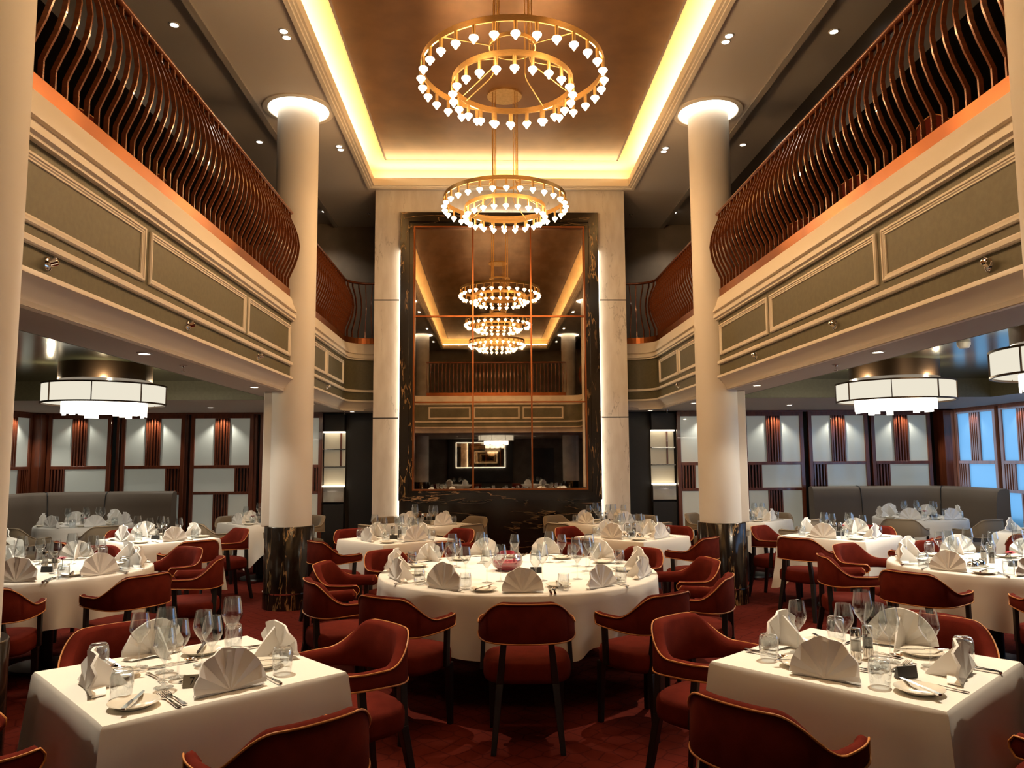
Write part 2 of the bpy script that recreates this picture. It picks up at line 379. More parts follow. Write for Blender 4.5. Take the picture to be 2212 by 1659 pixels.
for x0, x1 in ((-1.75,-.55),(-.47,.85),(.93,2.1)):
    rings = []
    for a, b in ((0,0),(1,0),(1,1),(0,1)):
        rings.append([((x1-o) if a else (x0+o), .98+h, (3.085-o) if b else (2.735+o)) for o, h in [(0,0),(0,.012),(.018,.02),(.03,.014),(.044,.008),(.046,0)]])
    struct(MB().loft(rings, closed=True).build('trim_9', M['cream'], smooth=25), 'cream panel moulding on the entrance balcony face', 'trim')

# ------------------------------------------------------------------ columns
for s in (-1, 1):
    for y in (8.65, 3.18, -2.3):
        side = 'grey-screen' if s < 0 else 'blue-window'
        where = {8.65:'far', 3.18:'front', -2.3:'entrance'}[y]
        c = thing('column', loc=(X(s*2.42), y, 0))
        struct(c, 'round pale column with dark marble base, %s one on the %s side' % (where, side), 'column')
        MB().lathe([(.235,.86),(.235,ZC+.02)], 48).build('shaft', M['column'], c, 40)
        MB().lathe([(0,.17),(.268,.17),(.268,.872),(.262,.88),(0,.88)], 48).build('marble_base', M['darkmarbleV'], c, 40)
        MB().lathe([(.27,.165),(.278,.165),(.278,.178),(.27,.178)], 48, closed=True).build('metal_band', M['chrome'], c, 40)
        MB().lathe([(0,0),(.275,0),(.275,.165),(0,.165)], 48).build('plinth', M['darkmarbleV'], c, 40)
        MB().box(-s*-.02 if s > 0 else -.28, .28 if s > 0 else -.02, -.14, .14, .88, ZS).build('pilaster', M['column'], c, bev=.01)
        MB().lathe([(.236,ZC-.002),(.345,ZC-.002)], 48).build('ring_light', M['ring'], c)
        MB().lathe([(.345,ZC),(.345,ZC-.012),(.352,ZC-.018),(.405,ZC-.012),(.412,ZC)], 48).build('ring_trim', M['cream'], c, 30)

# ------------------------------------------------------------------ mirror wall
w_ = struct(MB().box(X(-1.925),X(-1.53),MY,MY+.4,0,ZC).box(X(1.46),X(1.885),MY,MY+.4,0,ZC).box(X(-1.53),X(1.46),MY,MY+.4,5.2,ZC).build('wall_mirror', M['whitemarble']), 'white marble surround of the tall mirror', 'wall')
for z in (3.985, 2.205):
    slab('trim_10', M['joint'], 'thin dark joint across the white marble pier', 'trim', (X(-1.927),X(-1.53),MY-.003,MY+.1,z,z+.018), (X(1.46),X(1.887),MY-.003,MY+.1,z,z+.018))
slab('wall_mirror_back', M['darkmarble'], 'dark veined marble dado below the mirror', 'wall', (X(-1.52),X(1.45),MY-.03,MY+.3,0,1.0), (X(-1.5),X(1.43),MY+.1,MY+.3,1.0,5.3))
FX0, FX1, FZ0, FZ1 = X(-1.53), X(1.46), 1.05, 5.33
mr = thing('wall_mirror_panel', 'tall nine pane mirror in a dark veined marble frame', 'mirror', (0,0,0))
mx0, mx1, mz0, mz1 = X(-1.31), X(1.235), 1.165, 5.10
def mitre(x0,x1,z0,z1,X0,X1,Z0,Z1,yf,yb,which):
    o = {'l':[(X0,Z0),(x0,z0),(x0,z1),(X0,Z1)],'r':[(x1,z0),(X1,Z0),(X1,Z1),(x1,z1)],'t':[(x0,z1),(x1,z1),(X1,Z1),(X0,Z1)],'b':[(X0,Z0),(X1,Z0),(x1,z0),(x0,z0)]}[which]
    n = 4
    return MB().add([(a,yf,b) for a,b in o]+[(a,yb,b) for a,b in o], [tuple(range(4)), (7,6,5,4)]+[(i,4+i,4+(i+1)%4,(i+1)%4) for i in range(4)])
for k, mm in (('l','darkmarbleV'),('r','darkmarbleV'),('t','darkmarble'),('b','darkmarble')):
    mitre(mx0-.085,mx1+.085,mz0-.055,mz1+.085,FX0,FX1,FZ0-.05,FZ1,MY-.09,MY+.1,k).build('frame_side', M[mm], mr)
    mitre(mx0-.022,mx1+.022,mz0-.022,mz1+.022,mx0-.085,mx1+.085,mz0-.055,mz1+.085,MY-.06,MY+.1,k).build('inner_border', M[mm], mr)
cf = MB()
tk = .022
cf.box(mx0-tk,mx0,MY-.075,MY,mz0-tk,mz1+tk).box(mx1,mx1+tk,MY-.075,MY,mz0-tk,mz1+tk).box(mx0,mx1,MY-.075,MY,mz1,mz1+tk).box(mx0,mx1,MY-.075,MY,mz0-tk,mz0)
gx = (X(-.44), X(.435)); gz = (2.445, 3.74)
for x in gx: cf.box(x-.011,x+.011,MY-.04,MY,mz0,mz1)
for z in gz: cf.box(mx0,mx1,MY-.039,MY,z-.011,z+.011)
cf.build('copper_lattice', M['copperbase'], mr)
xs = (mx0,)+gx+(mx1,); zs = (mz0,)+gz+(mz1,)
for i in range(3):
    for j in range(3):
        MB().box(xs[i],xs[i+1],MY-.012,MY+.01,zs[j],zs[j+1]).build('pane', M['mirror'], mr)
b = MB()
b.box(FX0-.012,FX0-.001,MY-.05,MY-.012,.75,4.75).box(FX1+.001,FX1+.012,MY-.05,MY-.012,.75,4.75).box(X(-.85),X(.85),MY-.05,MY-.012,FZ1+.001,FZ1+.012)
struct(b.build('trim_11', M['ledwhite']), 'white light strip behind the mirror frame edge', 'light strip')

# ------------------------------------------------------------------ balcony railings
def bal_profile(n=12):
    pts = []
    for z, o in ((0,0),(.10,0),(.16,.025),(.25,.065),(.36,.10),(.47,.112),(.58,.095),(.68,.06),(.76,.022),(.80,.004),(.88,0)):
        pts.append((o, z))
    return pts
bm = MB(); rings = []
for o, z in bal_profile(): rings.append([(-.0065,o-.0135,z),(.0065,o-.0135,z),(.0065,o+.0135,z),(-.0065,o+.0135,z)])
bm.loft(rings)
BAL = bm.mesh('baluster', 22); BAL.materials.append(M['copper'])
ZR = 3.49
def railing(path, label, step=.108, skip=None):
    """path in plan; the baluster belly faces the left-hand normal given by +1 / -1 in 'side'"""
    pts, side = path
    o = thing('balcony_railing', label, 'railing', (pts[0][0], pts[0][1], 3.40))
    inv = Vector((-pts[0][0], -pts[0][1], -3.40))
    def off(d, z):
        out = []
        for k in range(len(pts)):
            a = Vector(pts[max(k-1,0)]); b = Vector(pts[min(k+1,len(pts)-1)]); t = (b-a).normalized(); n = Vector((t.y,-t.x))*side
            out.append(Vector((pts[k][0]+n.x*d, pts[k][1]+n.y*d, z))+inv)
        return out
    A, B = off(-.045, 0), off(.012, 0)
    MB().loft([[tuple(a+Vector((0,0,3.40))), tuple(b+Vector((0,0,3.40))), tuple(b+Vector((0,0,ZR))), tuple(a+Vector((0,0,ZR)))] for a, b in zip(A, B)]).build('bottom_rail', M['copperbase'], o)
    C_ = off(0, 4.36)
    rr = []
    for k, c in enumerate(C_):
        a = C_[max(k-1,0)]; b = C_[min(k+1,len(C_)-1)]; t = (b-a).normalized(); n = Vector((t.y,-t.x,0))
        rr.append([tuple(c+n*(.030*math.cos(2*PI*i/10))+Vector((0,0,.020*math.sin(2*PI*i/10)))) for i in range(10)])
    MB().loft(rr).build('handrail', M['copper'], o, 60)
    # balusters at even steps
    d = [0]
    for k in range(1, len(pts)): d.append(d[-1]+(Vector(pts[k])-Vector(pts[k-1])).length)
    n = int(d[-1]/step)
    for q in range(n+1):
        L = min(d[-1], q*step+.02); k = 0
        while k < len(d)-2 and d[k+1] < L: k += 1
        f = (L-d[k])/(d[k+1]-d[k]); p = Vector(pts[k]).lerp(Vector(pts[k+1]), f)
        t = (Vector(pts[k+1])-Vector(pts[k])).normalized(); nn = Vector((t.y,-t.x))*side
        e = bpy.data.objects.new('baluster', BAL); COL.objects.link(e); e.parent = o
        e.location = (p.x+inv.x, p.y+inv.y, ZR-3.40); e.rotation_euler = (0,0,math.atan2(-nn.x, nn.y))
    return o
for s in (-1, 1):
    side = 'grey-screen' if s < 0 else 'blue-window'
    xr = X(s*(FX+.02))
    railing(([(xr,1.5),(xr,3.5),(xr,6.0),(xr,8.38)], 1 if s < 0 else -1), 'long copper brown railing of bowed balusters, %s balcony' % side)
    far = [(-FX-.02,8.93),(-FX-.02,10.2)] + arc(-FX+.33, 11.5, .35, 180, 90) + [(-1.93,11.85)]
    far = [(X(x if s < 0 else -x), y) for x, y in far]
    railing((far, 1 if s < 0 else -1), 'copper brown railing curving to the marble pier, %s balcony' % side)
railing(([(X(-2.0),.96),(X(0),.96),(X(2.0),.96)], -1), 'copper brown railing of the entrance balcony seen in the mirror')

# ------------------------------------------------------------------ chandeliers
def ring_mesh(r, h, t):
    return MB().lathe([(r-t/2,-h/2),(r+t/2,-h/2),(r+t/2,h/2),(r-t/2,h/2)], 96, closed=True)
SLEEVE = MB().lathe([(0,0),(.014,0),(.0135,-.075),(.0,-.075)], 12).mesh('lamp_sleeve', 40); SLEEVE.materials.append(M['brass'])
BULB = MB().lathe([(0,-.073),(.012,-.075),(.031,-.083),(.0355,-.092),(.031,-.102),(.018,-.114),(.012,-.126),(.006,-.137),(0,-.140)], 16).mesh('bulb', 60); BULB.materials.append(M['bulb'])
def chandelier(y, label):
    o = thing('chandelier', label, 'chandelier', (X(0), y, 4.70), 0, None)
    top = ZC+.30-4.70
    ring_mesh(.727,.048,.012).build('outer_ring', M['brass'], o, 30)
    ring_mesh(.478,.048,.012).build('inner_ring', M['brass'], o, 30, loc=(0,0,-.12))
    ring_mesh(.185,.03,.01).build('hub_ring', M['brass'], o, 30, loc=(0,0,.20))
    MB().lathe([(0,-.02),(.21,-.02),(.21,0),(0,0)], 40).build('ceiling_canopy', M['brass'], o, 30, loc=(0,0,top))
    for k in range(4):
        for q, (rr, zz, da) in enumerate(((.727,.03,0),(.478,-.10,R(14)))):
            a = R(40)+k*PI/2+da; c, s_ = math.cos(a), math.sin(a); r = .185
            zb = .13 if q == 0 else -.0
            pts = [(r*c,r*s_,top),(r*c,r*s_,zb+.05),((r+.012)*c,(r+.012)*s_,zb+.015),((r+.045)*c,(r+.045)*s_,zb-.01),((rr-.02)*c,(rr-.02)*s_,zz-.02+.0),((rr)*c,rr*s_,zz-.02)]
            MB().tube(pts, .005, 8).build('rod', M['brass'], o, 50)
    for n, rr, zz in ((30,.727,-.024),(22,.478,-.144)):
        for k in range(n):
            a = 2*PI*(k+.5)/n
            s_ = bpy.data.objects.new('lamp_sleeve', SLEEVE); COL.objects.link(s_); s_.parent = o; s_.location = (rr*math.cos(a), rr*math.sin(a), zz)
            b_ = bpy.data.objects.new('bulb', BULB); COL.objects.link(b_); b_.parent = s_
    for k in range(6):
        a = 2*PI*k/6
        light('chandelier_glow', 'POINT', (.66*math.cos(a), .66*math.sin(a), -.20), 24 if y > 4 else 11, (1,.56,.235), o, .022)
    return o
chandelier(5.82, 'large two ring brass chandelier of glowing bulbs, hung high over the round table')
chandelier(8.87, 'two ring brass chandelier of glowing bulbs hanging before the tall mirror')
chandelier(2.77, 'two ring brass chandelier over the entrance end, seen only in the mirror')

# ------------------------------------------------------------------ drum lamps
PL = []
for h in (.10,.115,.13,.145):
    me = MB().box(-.034,.034,-.006,.006,-h,0).mesh('glass_plate'); me.materials.append(M['tier']); PL.append(me)
def drum(x, y, label, lit=True):
    o = thing('drum_lamp', label, 'ceiling lamp', (x, y, 2.60))
    MB().lathe([(0,0),(.44,0),(.44,-.17),(0,-.17)], 48).build('canopy', M['bronze'], o, 40)
    MB().lathe([(.575,-.225),(.575,-.405)], 64).build('shade', M['shade'], o, 40)
    MB().lathe([(.05,-.395),(.57,-.395)], 64).build('diffuser', M['shade'], o)
    for z in (-.22,-.41):
        MB().lathe([(.568,-.008),(.586,-.008),(.586,.008),(.568,.008)], 64, closed=True).build('rim', M['bronze'], o, 40, loc=(0,0,z))
    for k in range(8):
        a = 2*PI*k/8+.25
        MB().box(-.006,.006,-.004,.004,-.41,-.22).build('strut', M['bronze'], o, loc=(.58*math.cos(a),.58*math.sin(a),0), rot=(0,0,a))
    for k in range(36):
        a = 2*PI*k/36
        e = bpy.data.objects.new('glass_plate', random.choice(PL)); COL.objects.link(e); e.parent = o
        e.location = (.39*math.cos(a), .39*math.sin(a), -.395); e.rotation_euler = (0,0,a+PI/2)
    if not lit: return o
    light('lamp_glow', 'AREA', (0,0,-.56), 38, (1,.88,.70), o, .7)
    for k in range(4): light('lamp_uplight', 'POINT', (.51*math.cos(k*PI/2+.4), .51*math.sin(k*PI/2+.4), -.18), 9, (1,.84,.56), o, .02)
drum(X(-4.18), 8.0, 'drum ceiling lamp with glass plate fringe, above the grey-screen tables')
drum(X(4.14), 8.0, 'whole drum ceiling lamp with glass plate fringe, above the blue-window tables')
drum(X(4.14), 5.4, 'drum ceiling lamp cut by the picture edge on the blue-window side')

# ------------------------------------------------------------------ downlights, sprinklers, spots
DL = MB().lathe([(.0,-.004),(.036,-.004)], 20).mesh('lamp'); DL.materials.append(M['lamp'])
DT = MB().lathe([(.036,-.005),(.038,-.010),(.050,-.006),(.052,0)], 20).mesh('trim_ring', 40); DT.materials.append(M['whitepl'])
def downlight(x, y, z, label, e=0, angle=70, col=(1,.86,.66), group=None, pair=0, aim=None):
    o = thing('downlight', label, 'downlight', (x, y, z), 0, group)
    for k in ((-1,1) if pair else (0,)):
        for nm, me in (('lamp', DL), ('trim_ring', DT)):
            q = bpy.data.objects.new(nm, me); COL.objects.link(q); q.parent = o; q.location = (0, k*.055, 0)
            if pair == 2: q.location = (k*.06, 0, 0)
    if e: light('downlight_beam', 'SPOT', (0,0,-.03), e, col, o, .04, aim, angle, .6)
    return o
ys = (-3.75,-1.05,1.65,4.35,7.05,9.75)
nm = ('sixth','fifth','fourth','third','second','first')
for s in (-1, 1):
    side = 'grey-screen' if s < 0 else 'blue-window'
    for k, y in enumerate(ys):
        downlight(X(s*2.155), y, ZC, '%s double downlight from the mirror, ceiling strip beside coffer, %s side' % (nm[k], side), {4.35: 1150, 7.05: 900, 9.75: 800}.get(y, 0), {4.35: 27, 7.05: 36}.get(y, 30), pair=1, aim=({4.35: R(-12), 7.05: R(-9), 9.75: R(-11)}.get(y, 0), s*R({4.35: 9, 7.05: 16}.get(y, 12)), 0))
        downlight(X(s*3.19), y-.06, ZC+.05, '%s small downlight from the mirror, gallery ceiling, %s side' % (nm[k], side), 2 if y > 4 else 0, 75)
    downlight(X(s*2.95), 12.5, ZC+.05, 'small downlight at the gallery end wall, %s side' % side, 45, 120)
    for k, y in enumerate((2.8,5.39,7.9,10.4)):
        downlight(X(s*2.62), y, ZS, '%s small downlight from the front in the %s soffit' % (('first','second','third','fourth')[k], side), 22 if y > 4 else 0, 95)
    downlight(X(s*2.35), 12.0, ZS, 'small downlight over the dark cabinet wall, %s side' % side, 3, 80)
    for k, (dx, y) in enumerate(((3.55,5.95),(3.55,6.75),(4.7,6.75),(3.6,9.0),(4.9,9.0),(4.75,5.0))):
        downlight(X(s*dx), y, 2.60, '%s twin downlight in the olive ceiling, %s side' % (('first','second','third','fourth','fifth','sixth')[k], side), 85 if dx < 4 else 55, 80, (1,.91,.76), pair=2)
    for k, dx in enumerate((4.15,6.2)):
        downlight(X(s*dx), 10.9, ZS, '%s downlight before the glazed screens, %s side' % (('inner','outer')[k], side), 16, 80, (1,.92,.8))
for (x, y, z, lab) in ((X(-2.63),6.1,ZS,'chrome sprinkler head in the grey-screen soffit'),(X(2.66),6.15,ZS,'chrome sprinkler head in the blue-window soffit'),
        (X(-2.45),11.9,ZS,'small sprinkler over the grey-screen cabinet wall'),(X(2.6),11.9,ZS,'small sprinkler over the blue-window cabinet wall'),
        (X(-2.2),12.45,ZC,'small dark sprinkler at the gallery end, grey-screen side'),(X(2.2),12.45,ZC,'small dark sprinkler at the gallery end, blue-window side'),
        (X(-.1),6.6,ZC+.30,'brass sprinkler on the gold ceiling behind the large chandelier')):
    o = thing('ceiling_sprinkler', lab, 'sprinkler', (x, y, z))
    MB().lathe([(0,0),(.032,0),(.032,-.006),(.012,-.010),(.010,-.02),(0,-.02)], 16).build('escutcheon', M['chrome'], o, 40)
    MB().bar((0,0,-.02),(0,0,-.05),.006).lathe([(0,-.05),(.018,-.05),(.018,-.053),(0,-.053)], 12).build('deflector', M['chrome'], o, 40)
for x, y, lab in ((X(4.0),6.55,'white smoke detector on the olive ceiling, blue-window side'),(X(-3.85),5.75,'white smoke detector on the olive ceiling, grey-screen side')):
    MBx = MB().lathe([(0,0),(.055,0),(.055,-.02),(.04,-.05),(0,-.055)], 20)
    tag(MBx.build('smoke_detector', M['whitepl'], None, 40, loc=(x,y,2.60)), lab, 'smoke detector')
for s in (-1, 1):
    side = 'grey-screen' if s < 0 else 'blue-window'
    for k, y in enumerate((3.78,5.55,7.25,10.3)):
        o = thing('face_spotlight', '%s small chrome spot fixture from the front, %s balcony face' % (('first','second','third','fourth')[k], side), 'spotlight', (X(s*FX), y, 2.58))
        MB().lathe([(0,0),(.036,0),(.034,.012),(.02,.02),(0,.02)], 20).build('mount', M['chrome'], o, 40, rot=(0,-s*PI/2,0))
        MB().lathe([(.014,.015),(.022,.02),(.022,.05),(.015,.055),(0,.05)], 16).build('head', M['chrome'], o, 40, rot=(0,-s*R(70),R(20)))

# ------------------------------------------------------------------ glazed screens
def screen_proto(flip):
    W, H = .985, 2.31
    o = thing('glazed_screen')
    fr = MB()
    def fb(x0,x1,z0,z1,y0=-.03,y1=.03):
        if flip: x0, x1 = W-x1, W-x0
        fr.box(x0,x1,y0,y1,z0,z1)
    fb(0,.06,0,H); fb(W-.06,W,0,H); fb(.06,W-.06,H-.07,H); fb(.06,W-.06,1.45,1.50); fb(.06,W-.06,1.04,1.085); fb(.06,W-.06,0,.10)
    fb(.375,.40,1.50,H-.07); fb(.585,.61,1.50,H-.07); fb(.375,.40,.10,1.04); fb(.585,.61,.10,1.04); fb(.70,.725,1.085,1.45)
    fr.build('frame', M['wood'], o, bev=.004)
    def pane(x0,x1,z0,z1):
        if flip: x0, x1 = W-x1, W-x0
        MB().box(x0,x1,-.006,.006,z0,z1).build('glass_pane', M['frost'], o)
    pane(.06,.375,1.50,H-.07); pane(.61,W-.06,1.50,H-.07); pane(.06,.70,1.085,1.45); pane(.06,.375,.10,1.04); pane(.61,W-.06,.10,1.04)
    def slats(x0,x1,z0,z1,n):
        b = MB()
        for k in range(n):
            c = x0+(x1-x0)*(k+.5)/n
            if flip: c = W-c
            b.box(c-.011,c+.011,-.022,.022,z0,z1)
        b.build('slat_grille', M['wood'], o)
    slats(.40,.585,1.50,H-.07,4); slats(.40,.585,.10,1.04,4); slats(.725,W-.06,1.085,1.45,4)
    return o
SP = {0: screen_proto(0), 1: screen_proto(1)}
used = {0: 0, 1: 0}
def screen(x, y, rz, flip, label, blue=False, spot=True):
    o = SP[flip] if not used[flip] else clone(SP[flip]); used[flip] += 1
    o.location = (x, y, .03); o.rotation_euler = (0,0,rz); tag(o, label, 'screen')
    if blue:
        for c in kids(o):
            if c.name.startswith('glass_pane'):
                c.data = c.data.copy(); c.data.materials[0] = M['frostblue']
    if spot:
        for xx in (.4925,):
            light('screen_wash', 'SPOT', (xx,-.11,2.30), 11, (1,.95,.84), o, .015, (R(-8),0,0), 112, .5)
SY = 12.25
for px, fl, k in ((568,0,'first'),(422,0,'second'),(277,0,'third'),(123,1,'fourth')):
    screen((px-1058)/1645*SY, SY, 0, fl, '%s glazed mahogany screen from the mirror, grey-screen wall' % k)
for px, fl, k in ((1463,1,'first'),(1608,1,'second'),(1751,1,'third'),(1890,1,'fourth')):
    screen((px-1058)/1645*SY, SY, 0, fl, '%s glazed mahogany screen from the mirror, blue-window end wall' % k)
for k, y in enumerate((12.05,10.98,9.91,8.84,7.77,6.70,5.63)):
    screen(7.50, y, -PI/2, 1, '%s blue lit window screen from the corner, side wall' % ('first','second','third','fourth','fifth','sixth','seventh')[k], True, False)
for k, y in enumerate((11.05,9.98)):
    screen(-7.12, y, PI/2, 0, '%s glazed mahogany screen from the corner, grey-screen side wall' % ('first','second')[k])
b = MB()
for px in (410,556,265,1600,1740,1880): 
    xx = (px-1058)/1645*SY; b.box(xx-.02,xx+.03,SY+.03,SY+.10,0,2.33)
b.box(-7.2,-6.98,12.05,12.35,0,2.34).box(7.3,7.52,12.06,12.35,0,2.34)
struct(b.build('trim_12', M['wood'], bev=.005), 'mahogany posts between the glazed screens', 'trim')
slab('trim_13', M['wood'], 'mahogany header rail along the top of the glazed screens', 'trim', (-7.25,X(-2.86),SY-.04,SY+.06,2.335,ZS+.01), (X(2.84),7.6,SY-.04,SY+.06,2.335,ZS+.01), (7.46,7.56,4.5,12.2,2.335,ZS+.01), (-7.2,-7.08,8.9,12.2,2.335,ZS+.01))
# daylight from the window screens
light('window_daylight', 'AREA', (7.42,10.9,1.5), 34, (.35,.66,1), None, rot=(0,R(-90),0), sx=1.6, sy=3.2)
light('window_daylight_front', 'AREA', (7.42,6.7,1.5), 250, (.45,.70,1), None, rot=(0,R(-90),0), sx=1.6, sy=5.0)

# ------------------------------------------------------------------ lit cabinets beside the mirror
def cabinet(x0, x1, label, inner):
    y = 12.31
    o = thing('display_cabinet', label, 'cabinet', (x0, y, 0))
    w_ = x1-x0
    MB().box(0,w_,-.02,.12,0,.90).box(0,w_,-.02,.12,2.06,2.33).box(0,w_,.10,.12,.9,2.06).build('carcase', M['darkwall'], o)
    MB().box(0,w_,.09,.10,1.20,2.04).build('back_panel', M['shelfback'], o)
    for z in (1.49,1.77): MB().box(0,w_,-.01,.09,z-.008,z+.008).build('glass_shelf', M['steel'], o)
    for z in (1.185,2.045): MB().box(0,w_,-.012,.085,z-.010,z+.010).build('light_strip', M['ledshelf'], o)
    MB().box(w_*inner-.012,w_*inner+.012,.06,.092,1.5,2.03).build('divider', M['wood'], o)
    MB().box(0,w_,-.015,.09,.93,1.16).build('steel_drawer', M['steel'], o, bev=.006)
    MB().box(.02,w_-.02,-.03,-.016,1.10,1.115).build('drawer_handle', M['chrome'], o)
cabinet(X(-2.86), X(-2.52), 'lit drinks cabinet with glass shelves, grey-screen side of the mirror', .8)
cabinet(X(2.43), X(2.81), 'lit drinks cabinet with glass shelves, blue-window side of the mirror', .7)

# ------------------------------------------------------------------ sofas
def sofa(pts, label, seams):
    """curved banquette: back swept along plan points, seat in front of it (to the +90 deg side)"""
    o = thing('banquette', label, 'sofa', (pts[0][0], pts[0][1], 0)); c0 = Vector(pts[0])
    def sw(prof):
        rings = []
        for k in range(len(pts)):
            a = Vector(pts[max(k-1,0)]); b = Vector(pts[min(k+1,len(pts)-1)]); t = (b-a).normalized(); n = Vector((t.y,-t.x))
            rings.append([(pts[k][0]-c0.x+n.x*d, pts[k][1]-c0.y+n.y*d, z) for d, z in prof])
        return MB().loft(rings)
    sw([(0,.0),(.22,.0),(.22,.40),(.20,.92),(.17,1.09),(.13,1.13),(.05,1.14),(0,1.12)]).build('back', M['sofa'], o, 50)
    sw([(.22,.10),(.58,.10),(.60,.40),(.58,.46),(.52,.48),(.22,.46)]).build('seat', M['sofa'], o, 50)
    for k in seams:
        a = Vector(pts[k]); t = (Vector(pts[k+1])-Vector(pts[k-1])).normalized(); n = Vector((t.y,-t.x))
        q = [(a.x-c0.x+n.x*d, a.y-c0.y+n.y*d, z) for d, z in ((.222,.48),(.202,.92),(.172,1.092),(.13,1.134),(.03,1.138))]
        MB().tube(q, .008, 6).build('seam', M['wooddark'], o, 50)
    return o
sofa([(-6.95,9.6),(-6.95,10.8)]+arc(-6.35,11.45,.6,180,90,8)+[(-5.85,12.05),(-5.3,12.05),(-4.85,12.05)], 'grey brown curved banquette below the grey screens', (6,11))
sofa([(5.05,12.05),(5.8,12.05),(6.3,12.05)]+arc(6.7,11.45,.6,90,0,8)+[(7.3,11.1),(7.3,10.6)], 'grey brown curved banquette in the blue-window corner', (1,7))

# ------------------------------------------------------------------ chairs
def smooth(a, b, x):
    t = max(0, min(1, (x-a)/(b-a))); return t*t*(3-2*t)
def sgnpow(v, p): return math.copysign(abs(v)**p, v)
def chair_proto(fab, pipe):
    o = thing('tub_chair')
    N = 49; st = []
    for k in range(N):
        s = -1+2*k/(N-1); ph = s*R(122)
        st.append((s, Vector((.282*sgnpow(math.sin(ph), .80), -.262*sgnpow(math.cos(ph), .78)))))
    rings = []; outer_t = []; outer_b = []
    for k, (s, p) in enumerate(st):
        t = (st[min(k+1,N-1)][1]-st[max(k-1,0)][1]).normalized(); n = Vector((-t.y, t.x))   # points inwards
        a = abs(s)
        zt = .798-.132*smooth(.20,.68,a)+.004*smooth(.8,1,a); zb = .572+.018*smooth(.35,.9,a)
        if a > .955:
            q = (a-.955)/.045; sh = .024*q*q; zt -= sh; zb += sh
        th = .062-.014*smooth(.5,.95,a); r = .016
        prof = [(0,zb+r),(.004,zb+.004),(r,zb),(th-r,zb),(th-.004,zb+.004),(th,zb+r),(th+.006,(zt+zb)/2),(th-.004,zt-r),(th-.012,zt-.004),(th*.5,zt+.004),(.010,zt-.001),(.002,zt-.008)]
        rings.append([(p.x+n.x*d, p.y+n.y*d, z) for d, z in prof])
        outer_t.append((p.x-n.x*.001, p.y-n.y*.001, zt-.004)); outer_b.append((p.x-n.x*.001, p.y-n.y*.001, zb+.006))
    MB().loft(rings).build('backrest', fab, o, 55)
    loop = outer_t + outer_b[::-1]
    MB().tube(loop, .0042, 6, closed=True).build('piping', pipe, o, 60)
    def plan(sc, z):
        out = []
        for k in range(36):
            a = 2*PI*k/36
            x = .252*sgnpow(math.cos(a), .6); y = .225*sgnpow(math.sin(a), .62)-.01
            out.append((x*sc, y*sc, z))
        return out
    MB().loft([plan(.93,.355),plan(.985,.365),plan(1,.385),plan(1,.435),plan(.975,.458),plan(.92,.470),plan(.6,.480),plan(.2,.482)]).build('seat', fab, o, 50)
    for sx in (-1, 1):
        MB().bar((sx*.190,-.275,0),(sx*.155,-.215,.36),.030,.040).bar((sx*.155,-.215,.36),(sx*.130,-.222,.60),.040,.034).build('leg', M['wooddark'], o, bev=.003)
        MB().bar((sx*.205,.165,0),(sx*.205,.150,.37),.030,.042).build('leg', M['wooddark'], o, bev=.003)
        MB().bar((sx*.262,.05,.37),(sx*.252,.07,.605),.026,.026,.036,.034).build('arm_post', M['wooddark'], o, bev=.003)
    return o
CH = {'red': chair_proto(M['red'], M['pipe']), 'taupe': chair_proto(M['taupe'], M['taupepipe'])}
CH_used = {'red': 0, 'taupe': 0}

# ------------------------------------------------------------------ registry: labels are written when everything stands
REG = {}
def reg(o, t, kind): REG.setdefault((t, kind), []).append(o); return o
TN = {'T1':'square front table numbered 76','T2':'square front table with mills','T3':'big central round table','T4':'round grey-screen-side table','T14':'round blue-window-side table',
      'T5':'square grey-screen-side table','T13':'square blue-window-side table','T6':'round table at grey-screen sofa','T15':'round table at blue-window sofa',
      'T7':'small table behind grey-screen-side column','T16':'small table behind blue-window-side column','T8':'cut-off table, grey-screen side','T17':'cut-off table, blue-window side',
      'T9':'centre square table, grey-screen side','T12':'centre square table, blue-window side','T10':'mirror-wall table, grey-screen side','T11':'mirror-wall table, blue-window side',
      'T20':'entrance table, grey-screen side','T21':'entrance table, blue-window side'}
DESC = {'chair':('%s tub chair','chair'),'napkin':('white pleated napkin fan','napkin'),'plate':('cream bread plate','plate'),'wine':('clear stemmed wine glass','wine glass'),
        'tumbler':('upturned clear tumbler','tumbler'),'tumbler_up':('upright clear tumbler','tumbler'),'fork':('silver fork','fork'),'knife':('silver knife','knife'),'spoon':('silver spoon','spoon'),
        'dome':('shiny steel butter dome','butter dome')}
ORD = 'first second third fourth fifth sixth seventh eighth ninth tenth eleventh twelfth thirteenth fourteenth fifteenth sixteenth seventeenth eighteenth nineteenth twentieth'.split()
ORD += ['twenty-'+w for w in ORD[:9]] + ['thirtieth'] + ['thirty-'+w for w in ORD[:9]] + ['fortieth']

